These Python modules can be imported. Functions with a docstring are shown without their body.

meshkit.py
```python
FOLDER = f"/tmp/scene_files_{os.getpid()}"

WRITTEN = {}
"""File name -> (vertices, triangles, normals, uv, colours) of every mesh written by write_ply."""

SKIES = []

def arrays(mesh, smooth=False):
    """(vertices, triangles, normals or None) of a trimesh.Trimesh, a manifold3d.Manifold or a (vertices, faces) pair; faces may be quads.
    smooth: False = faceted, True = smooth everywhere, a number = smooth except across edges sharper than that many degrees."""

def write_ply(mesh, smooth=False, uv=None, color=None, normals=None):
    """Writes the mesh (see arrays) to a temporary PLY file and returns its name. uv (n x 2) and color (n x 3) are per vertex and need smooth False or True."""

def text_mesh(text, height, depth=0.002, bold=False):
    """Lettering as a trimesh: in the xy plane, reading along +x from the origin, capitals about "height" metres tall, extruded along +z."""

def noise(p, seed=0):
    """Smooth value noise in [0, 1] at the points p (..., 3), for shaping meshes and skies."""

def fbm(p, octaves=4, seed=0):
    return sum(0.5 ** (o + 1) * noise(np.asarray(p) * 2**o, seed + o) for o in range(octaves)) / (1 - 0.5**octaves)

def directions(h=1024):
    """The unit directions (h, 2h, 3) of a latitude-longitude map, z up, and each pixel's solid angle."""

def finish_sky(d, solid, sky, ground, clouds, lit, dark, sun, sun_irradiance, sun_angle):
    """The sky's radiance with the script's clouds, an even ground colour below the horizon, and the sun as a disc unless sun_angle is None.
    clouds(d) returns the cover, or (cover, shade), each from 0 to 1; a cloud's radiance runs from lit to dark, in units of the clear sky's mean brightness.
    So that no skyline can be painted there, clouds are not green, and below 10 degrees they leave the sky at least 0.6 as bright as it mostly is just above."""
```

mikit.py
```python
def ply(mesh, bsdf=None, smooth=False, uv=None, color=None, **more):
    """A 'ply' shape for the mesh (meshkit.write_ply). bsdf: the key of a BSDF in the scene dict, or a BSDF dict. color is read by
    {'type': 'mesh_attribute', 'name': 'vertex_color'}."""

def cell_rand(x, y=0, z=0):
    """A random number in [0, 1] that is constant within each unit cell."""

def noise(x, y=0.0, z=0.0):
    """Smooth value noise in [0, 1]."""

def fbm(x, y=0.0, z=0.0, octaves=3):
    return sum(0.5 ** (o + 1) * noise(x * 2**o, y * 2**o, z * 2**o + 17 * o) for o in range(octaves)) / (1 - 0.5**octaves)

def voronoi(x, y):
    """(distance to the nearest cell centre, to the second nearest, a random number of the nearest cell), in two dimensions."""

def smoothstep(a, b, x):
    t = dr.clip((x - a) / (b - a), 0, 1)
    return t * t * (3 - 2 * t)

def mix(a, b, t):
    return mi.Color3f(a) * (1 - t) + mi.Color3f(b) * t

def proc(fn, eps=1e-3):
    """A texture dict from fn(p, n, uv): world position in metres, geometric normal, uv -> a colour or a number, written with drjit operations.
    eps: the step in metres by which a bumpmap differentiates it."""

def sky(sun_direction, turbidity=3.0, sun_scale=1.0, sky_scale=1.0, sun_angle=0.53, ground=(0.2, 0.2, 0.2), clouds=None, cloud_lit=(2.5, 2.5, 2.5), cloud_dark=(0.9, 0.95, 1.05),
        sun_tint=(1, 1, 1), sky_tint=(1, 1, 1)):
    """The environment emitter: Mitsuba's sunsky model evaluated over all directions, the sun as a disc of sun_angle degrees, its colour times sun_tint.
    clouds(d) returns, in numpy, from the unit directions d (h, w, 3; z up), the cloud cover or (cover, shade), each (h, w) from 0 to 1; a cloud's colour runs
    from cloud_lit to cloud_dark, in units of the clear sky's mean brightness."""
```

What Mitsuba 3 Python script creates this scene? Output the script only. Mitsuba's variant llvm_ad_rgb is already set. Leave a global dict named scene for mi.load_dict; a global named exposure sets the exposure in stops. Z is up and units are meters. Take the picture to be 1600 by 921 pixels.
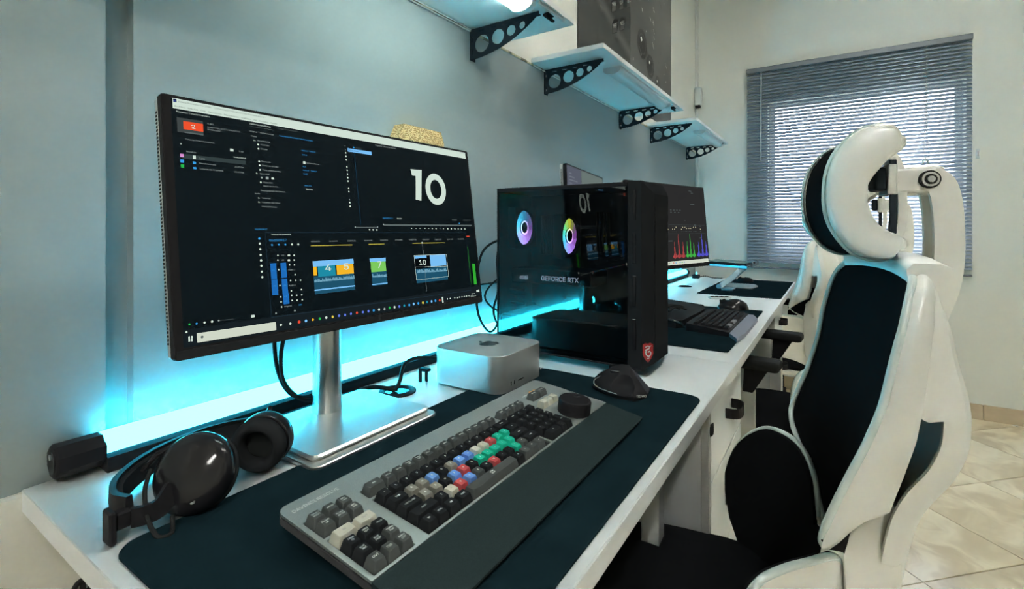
import math, random, json
import numpy as np, trimesh, manifold3d, shapely.geometry as sg, shapely.affinity as sa, shapely.ops as so
import mitsuba as mi, drjit as dr
import mikit, meshkit
T = mi.ScalarTransform4f
rng = np.random.default_rng(7)
scene, labels = {}, {}

# ------------------------------------------------------------------ camera, sky, lights, exposure
YAW = math.atan2(504, 765)
CAM = np.array([0, 0, 1.19])
FWD = np.array([-math.sin(YAW), math.cos(YAW), 0])
scene['camera'] = {'type': 'perspective', 'fov': math.degrees(2 * math.atan(800 / 765)), 'fov_axis': 'x', 'near_clip': 0.02, 'far_clip': 200.0,
                   'principal_point_offset_y': 0.1135, 'to_world': T().look_at(origin=CAM.tolist(), target=(CAM + FWD).tolist(), up=[0, 0, 1])}
scene['sky'] = mikit.sky([-0.4, -0.75, 0.55], turbidity=3.5, sun_scale=0.2, sky_scale=40.0, ground=(0.35, 0.36, 0.36), clouds=lambda d: np.full(d.shape[:2], 0.85),
                         cloud_lit=(1.0, 1.05, 1.12))
exposure = 0.18
CEILING_LAMP = np.array([1.0, 0.985, 0.93]) * 55.0      # radiance of the ceiling panels
TUBE_LIGHT = np.array([0.020, 0.68, 1.0]) * 29.0       # cyan light bars at the back of the desks
SHELF_LAMP = np.array([0.82, 1.0, 0.95]) * 20.0       # lamp that is on under the first shelf
SCREEN_GAIN = 1.0

# ------------------------------------------------------------------ materials
def pr(name, color, rough=0.5, metallic=0.0, spec=None, **kw):
    if spec is None: spec = 0.03 if not isinstance(color, dict) and max(color) < 0.07 and rough > 0.2 else 0.5
    c = color if isinstance(color, dict) else {'type': 'rgb', 'value': list(color)}
    scene[name] = {'type': 'twosided', 'bsdf': {'type': 'principled', 'base_color': c, 'roughness': rough, 'metallic': metallic, 'specular': spec, **kw}}
def bump(name, inner, fn, scale, eps=5e-4):
    scene[name] = {'type': 'twosided', 'bsdf': {'type': 'bumpmap', 'arbitrary': mikit.proc(fn, eps), 'scale': scale, 'bsdf': {'type': 'principled', **inner}}}
def rgb(*c): return {'type': 'rgb', 'value': list(c)}
C3 = mi.Color3f
def wall_col(base, var, f=3.0):
    def fn(p, n, uv):
        k = mikit.fbm(p.x * f, p.y * f, p.z * f, 3) - 0.5
        g = mikit.noise(p.x * 160, p.y * 160, p.z * 160) - 0.5
        s = 1 + k * var + g * var * 0.45
        return C3(base[0] * s, base[1] * s, base[2] * s)
    return mikit.proc(fn)
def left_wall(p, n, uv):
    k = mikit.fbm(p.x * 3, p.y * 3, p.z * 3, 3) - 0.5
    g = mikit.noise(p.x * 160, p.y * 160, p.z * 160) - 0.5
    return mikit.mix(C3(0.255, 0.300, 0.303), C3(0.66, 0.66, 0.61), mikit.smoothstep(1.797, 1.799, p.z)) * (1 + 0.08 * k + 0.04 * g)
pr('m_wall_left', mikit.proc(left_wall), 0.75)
pr('m_wall', wall_col((0.68, 0.70, 0.65), 0.05), 0.8)
pr('m_chip_strip', mikit.proc(lambda p, n, uv: mikit.mix(C3(0.10, 0.09, 0.06), C3(0.42, 0.38, 0.26), mikit.smoothstep(0.25, 0.4, mikit.noise(p.y * 22, 0, 0)))), 0.8)
pr('m_ceiling', (0.75, 0.75, 0.73), 0.9)
def tile_col(p, n, uv):
    a, b = (p.x + p.y) / 0.66, (p.y - p.x) / 0.66
    r = mikit.cell_rand(dr.floor(a - 3.604), dr.floor(b - 2.85))
    w = mikit.fbm(p.x * 3 + r * 9, p.y * 3 + r * 5, 0, 4)
    v = mikit.fbm(p.x * 9 + w * 3 + r * 7, p.y * 5 + w * 4, 1.7, 4)
    k = mikit.smoothstep(0.35, 0.7, v)
    return mikit.mix(mi.Color3f(0.56, 0.47, 0.32), mi.Color3f(0.76, 0.68, 0.51), k) * (0.93 + 0.14 * r)
pr('m_tile', mikit.proc(tile_col), 0.16, 0.0, 0.55)
pr('m_grout', (0.36, 0.31, 0.23), 0.85)
pr('m_white_lam', wall_col((0.70, 0.72, 0.71), 0.02, 5), 0.38)
pr('m_white_edge', (0.66, 0.67, 0.66), 0.45)
pr('m_panel_grey', (0.50, 0.50, 0.48), 0.5)
pr('m_wain', wall_col((0.60, 0.59, 0.53), 0.10, 4), 0.7)
pr('m_black', (0.008, 0.008, 0.009), 0.42)
pr('m_black_gloss', (0.006, 0.006, 0.007), 0.14, 0.0, 0.22)
scene['m_black_matte'] = {'type': 'twosided', 'bsdf': {'type': 'diffuse', 'reflectance': rgb(0.011, 0.012, 0.013)}}
pr('m_rubber', (0.009, 0.010, 0.010), 0.55)
pr('m_steel_black', (0.010, 0.014, 0.018), 0.45)
pr('m_alu', (0.66, 0.66, 0.65), 0.32, 0.95)
pr('m_alu_light', (0.60, 0.61, 0.59), 0.30, 0.85)
pr('m_chrome', (0.75, 0.75, 0.76), 0.15, 1.0)
pr('m_screen', (0.0022, 0.0050, 0.0075), 0.4, 0.0, 0.04)
pr('m_screen_grey', (0.020, 0.020, 0.020), 0.4, 0.0, 0.05)
def pad_col(p, n, uv):
    s = mikit.noise(p.x * 900, p.y * 900, 0) * 0.5 + mikit.fbm(p.x * 25, p.y * 25, 0, 3)
    return C3(0.0045, 0.0105, 0.0135) * (0.6 + 0.5 * s)
scene['m_pad'] = {'type': 'twosided', 'bsdf': {'type': 'diffuse', 'reflectance': mikit.proc(pad_col)}}
pr('m_shell', (0.87, 0.855, 0.78), 0.38)
pr('m_shell_rim', (0.62, 0.72, 0.68), 0.4)
def rib(p, n, uv):
    return 0.5 + 0.5 * dr.sin((p.y * 1.0 + p.x * 0.35 + p.z * 0.55) * 1250)
bump('m_fabric', dict(base_color=rgb(0.0035, 0.004, 0.0048), roughness=0.8, specular=0.02), rib, 0.0006, 3e-4)
def mesh_rows(p, n, uv):
    return 0.5 + 0.5 * dr.sin((p.z + 0.10 * p.y) * 1500) * (0.6 + 0.4 * dr.sin((p.y + 0.3 * p.x) * 2600))
bump('m_mesh', dict(base_color=rgb(0.0025, 0.0028, 0.0034), roughness=0.8, specular=0.02), mesh_rows, 0.0006, 3e-4)
pr('m_slat', (0.27, 0.32, 0.38), 0.30, 0.55)
pr('m_rail', (0.10, 0.12, 0.135), 0.45, 0.2)
pr('m_base_tile', mikit.proc(lambda p, n, uv: mikit.mix(C3(0.44, 0.35, 0.23), C3(0.60, 0.50, 0.36), mikit.fbm(p.x * 8, p.y * 8, p.z * 14, 4))), 0.3)
scene['m_glass'] = {'type': 'thindielectric', 'int_ior': 1.5}
scene['m_smoked'] = {'type': 'thindielectric', 'int_ior': 1.62, 'specular_transmittance': rgb(0.20, 0.21, 0.23)}
scene['m_acrylic'] = {'type': 'twosided', 'bsdf': {'type': 'principled', 'base_color': rgb(0.60, 0.66, 0.66), 'roughness': 0.25, 'specular': 0.5}}
scene['m_dull_black'] = {'type': 'twosided', 'bsdf': {'type': 'diffuse', 'reflectance': rgb(0.009, 0.010, 0.011)}}
scene['m_void'] = {'type': 'diffuse', 'reflectance': rgb(0.0, 0.0, 0.0)}

# ------------------------------------------------------------------ mesh helpers
def cat(*ms):
    ms = [m for m in ms if m is not None]
    return trimesh.util.concatenate(ms)
def tm(v, f): return trimesh.Trimesh(np.asarray(v, float), np.asarray(f, int), process=False)
def man(m):
    q = m.to_mesh()
    return tm(q.vert_properties[:, :3], q.tri_verts)
def hull(pts): return trimesh.convex.convex_hull(np.asarray(pts, float))
def bx(x0, x1, y0, y1, z0, z1, ch=0.0):
    """A box between two corners, its edges chamfered by ch."""
    if ch <= 0:
        b = trimesh.creation.box([x1 - x0, y1 - y0, z1 - z0]); b.apply_translation([(x0 + x1) / 2, (y0 + y1) / 2, (z0 + z1) / 2]); return b
    lo, hi, pts = np.array([x0, y0, z0]), np.array([x1, y1, z1]), []
    for s in np.ndindex(2, 2, 2):
        for k in range(3):
            p = np.where(np.array(s) == 0, lo, hi).astype(float)
            for j in range(3):
                if j != k: p[j] += ch if s[j] == 0 else -ch
            pts.append(p)
    return hull(pts)
def rbox(x0, x1, y0, y1, z0, z1, r, seg=16):
    """A box with rounded edges."""
    s = trimesh.creation.icosphere(subdivisions=1 if seg <= 10 else 2, radius=r).vertices
    return hull(np.vstack([s + [x, y, z] for x in (x0 + r, x1 - r) for y in (y0 + r, y1 - r) for z in (z0 + r, z1 - r)]))
def rrect(x0, x1, y0, y1, r, n=8):
    return sg.box(x0 + r, y0 + r, x1 - r, y1 - r).buffer(r, quad_segs=n)
def prism(poly, h, z0=0.0):
    polys = getattr(poly, 'geoms', [poly])
    m = cat(*[trimesh.creation.extrude_polygon(g, h, engine='earcut') for g in polys]); m.apply_translation([0, 0, z0]); return m
def bevel_prism(poly, z0, z1, b):
    """A plate with its upper and lower rim chamfered (convex outlines)."""
    i = poly.buffer(-b); P, Q = np.array(poly.exterior.coords)[:-1], np.array(i.exterior.coords)[:-1]
    pts = [np.c_[P, np.full(len(P), z0 + b)], np.c_[P, np.full(len(P), z1 - b)], np.c_[Q, np.full(len(Q), z0)], np.c_[Q, np.full(len(Q), z1)]]
    return hull(np.vstack(pts))
def place(m, mat):
    m = m.copy(); m.apply_transform(np.asarray(mat, float)); return m
def frame4(o, ex, ey, ez):
    M = np.eye(4); M[:3, 0], M[:3, 1], M[:3, 2], M[:3, 3] = ex, ey, ez, o; return M
def rotz(a, o=(0, 0, 0)):
    M = np.eye(4); c, s = math.cos(a), math.sin(a); M[:2, :2] = [[c, -s], [s, c]]; M[:3, 3] = o; return M
def smooth_path(p, n=8):
    """A Catmull-Rom curve through the points."""
    p = np.asarray(p, float); q = np.vstack([2 * p[0] - p[1], p, 2 * p[-1] - p[-2]]); out = []
    for i in range(1, len(q) - 2):
        a, b, c, d = q[i - 1], q[i], q[i + 1], q[i + 2]
        for t in np.linspace(0, 1, n, endpoint=False):
            out.append(0.5 * (2 * b + (c - a) * t + (2 * a - 5 * b + 4 * c - d) * t * t + (3 * b - a - 3 * c + d) * t ** 3))
    return np.vstack(out + [p[-1]])
def frames(p, up0=None, closed=False):
    p = np.asarray(p, float)
    t = np.roll(p, -1, 0) - np.roll(p, 1, 0) if closed else np.gradient(p, axis=0)
    t /= np.linalg.norm(t, axis=1, keepdims=True) + 1e-12
    u = np.cross(t[0], [0, 0, 1.0] if up0 is None else up0)
    if np.linalg.norm(u) < 1e-3: u = np.cross(t[0], [1.0, 0, 0])
    A = []
    for i in range(len(p)):
        u = u - t[i] * (u @ t[i]); u = u / np.linalg.norm(u); A.append(u.copy())
    A = np.array(A); return t, A, np.cross(t, A)
def sweep(p, sec, up0=None, closed=False, scale=None, fix=None):
    """A section (k x 2) carried along the path p; fix = a constant side direction."""
    p, sec = np.asarray(p, float), np.asarray(sec, float); t, A, B = frames(p, up0, closed)
    if fix is not None:
        A = np.repeat([np.asarray(fix, float)], len(p), 0); B = np.cross(t, A); B /= np.linalg.norm(B, axis=1, keepdims=True)
    sc = np.ones((len(p), 2)) if scale is None else np.broadcast_to(np.asarray(scale, float).reshape(len(p), -1), (len(p), 2))
    k = len(sec)
    v = (p[:, None] + sec[None, :, :1] * sc[:, None, :1] * A[:, None] + sec[None, :, 1:] * sc[:, None, 1:] * B[:, None]).reshape(-1, 3)
    n = len(p); f = []
    for i in range(n if closed else n - 1):
        j = (i + 1) % n
        for a in range(k):
            b = (a + 1) % k; f += [[i * k + a, j * k + a, j * k + b], [i * k + a, j * k + b, i * k + b]]
    if not closed:
        v = np.vstack([v, v[:k].mean(0), v[-k:].mean(0)]); c0, c1 = len(v) - 2, len(v) - 1
        for a in range(k):
            b = (a + 1) % k; f += [[c0, a, b], [c1, (n - 1) * k + b, (n - 1) * k + a]]
    m = tm(v, f)
    if m.volume < 0: m.invert()
    return m
def resample(p, n):
    p = np.asarray(p, float); d = np.r_[0, np.cumsum(np.linalg.norm(np.diff(p, axis=0), axis=1))]; q = np.linspace(0, d[-1], n)
    r = np.stack([np.interp(q, d, p[:, k]) for k in range(3)], 1)
    for _ in range(3): r[1:-1] = r[1:-1] * 0.5 + (r[:-2] + r[2:]) * 0.25
    return r
def circ(r, n=10, ry=None): a = np.arange(n) * 2 * math.pi / n; return np.c_[r * np.cos(a), (ry or r) * np.sin(a)]
def tube(p, r, n=8, closed=False, smooth=0):
    return sweep(smooth_path(p, smooth) if smooth else p, circ(r, n), closed=closed)
def lathe(prof, n=32, o=(0, 0, 0), axis=None):
    m = trimesh.creation.revolve(np.asarray(prof, float), sections=n)
    if m.volume < 0: m.invert()
    if axis is not None: m.apply_transform(trimesh.geometry.align_vectors([0, 0, 1], axis))
    m.apply_translation(o); return m
def cyl(a, b, r, n=20):
    a, b = np.asarray(a, float), np.asarray(b, float); h = np.linalg.norm(b - a)
    return lathe([(0, 0), (r, 0), (r, h), (0, h)], n, a, (b - a) / h)
def shell(P, th):
    """A closed sheet of thickness th behind the grid of points P (i, j, 3)."""
    du, dv = np.gradient(P, axis=0), np.gradient(P, axis=1); N = np.cross(du, dv); N /= np.linalg.norm(N, axis=2, keepdims=True) + 1e-12
    a, b = P.shape[:2]; V = np.vstack([P.reshape(-1, 3), (P - N * th).reshape(-1, 3)]); F = []; o = a * b
    for i in range(a - 1):
        for j in range(b - 1):
            q = [i * b + j, (i + 1) * b + j, (i + 1) * b + j + 1, i * b + j + 1]
            F += [[q[0], q[1], q[2]], [q[0], q[2], q[3]], [o + q[0], o + q[2], o + q[1]], [o + q[0], o + q[3], o + q[2]]]
    ring = [i * b for i in range(a)] + [(a - 1) * b + j for j in range(1, b)] + [i * b + b - 1 for i in range(a - 2, -1, -1)] + [j for j in range(b - 2, 0, -1)]
    for x, y in zip(ring, ring[1:] + ring[:1]): F += [[x, o + x, o + y], [x, o + y, y]]
    m = tm(V, F)
    if m.volume < 0: m.invert()
    return m
TEXT = {}
def letters(s, bold):
    try: return meshkit.text_mesh(s, 1.0, 0.01, bold)
    except ValueError: pass
    try: return meshkit.text_mesh(s, 1.0, 0.01, not bold)
    except ValueError: return bx(0, 0.5, 0.3, 0.42, 0, 0.01)
def text(s, h, depth=0.0004, bold=False):
    k = (s, bold)
    if k not in TEXT:
        TEXT[k] = letters(s, bold)
    m = TEXT[k].copy(); m.apply_scale([h, h, depth / 0.01]); return m

# ------------------------------------------------------------------ scene helpers
COUNT = {}
def key_for(name, parent=None):
    base = (parent + '__' if parent else '') + name
    n = COUNT.get(base, 0); COUNT[base] = n + 1
    return base if n == 0 else f'{base}_{n:03d}'
def obj(name, mesh, mat, parent=None, smooth=30, label=None, kind=None, group=None, cat_=None, light=None, to=None, ref=None):
    k = key_for(name, parent)
    d = dict(ref) if ref is not None else mikit.ply(mesh, mat, smooth=smooth)
    if light is not None: d['emitter'] = {'type': 'area', 'radiance': rgb(*[float(x) for x in light])}
    if to is not None: d['to_world'] = T(np.asarray(to, float))
    scene[k] = d
    e = {a: b for a, b in (('label', label), ('category', cat_), ('group', group), ('kind', kind)) if b}
    if e: labels[k] = e
    return k
def thing(name, label, cat_, group=None):
    k = key_for(name); labels[k] = {'label': label, 'category': cat_}
    if group: labels[k]['group'] = group
    return k
EMIT = {}
def glow(name, mesh, col, parent, weight=0.0, **kw):
    """A flat lit print on a screen, or a small light: an emitting mesh that is not sampled as a lamp."""
    k = obj(name, mesh, 'm_void', parent, smooth=False, **kw)
    scene[k]['emitter'] = {'type': 'area', 'radiance': rgb(*[float(x) for x in col]), 'sampling_weight': weight}
    return k
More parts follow.
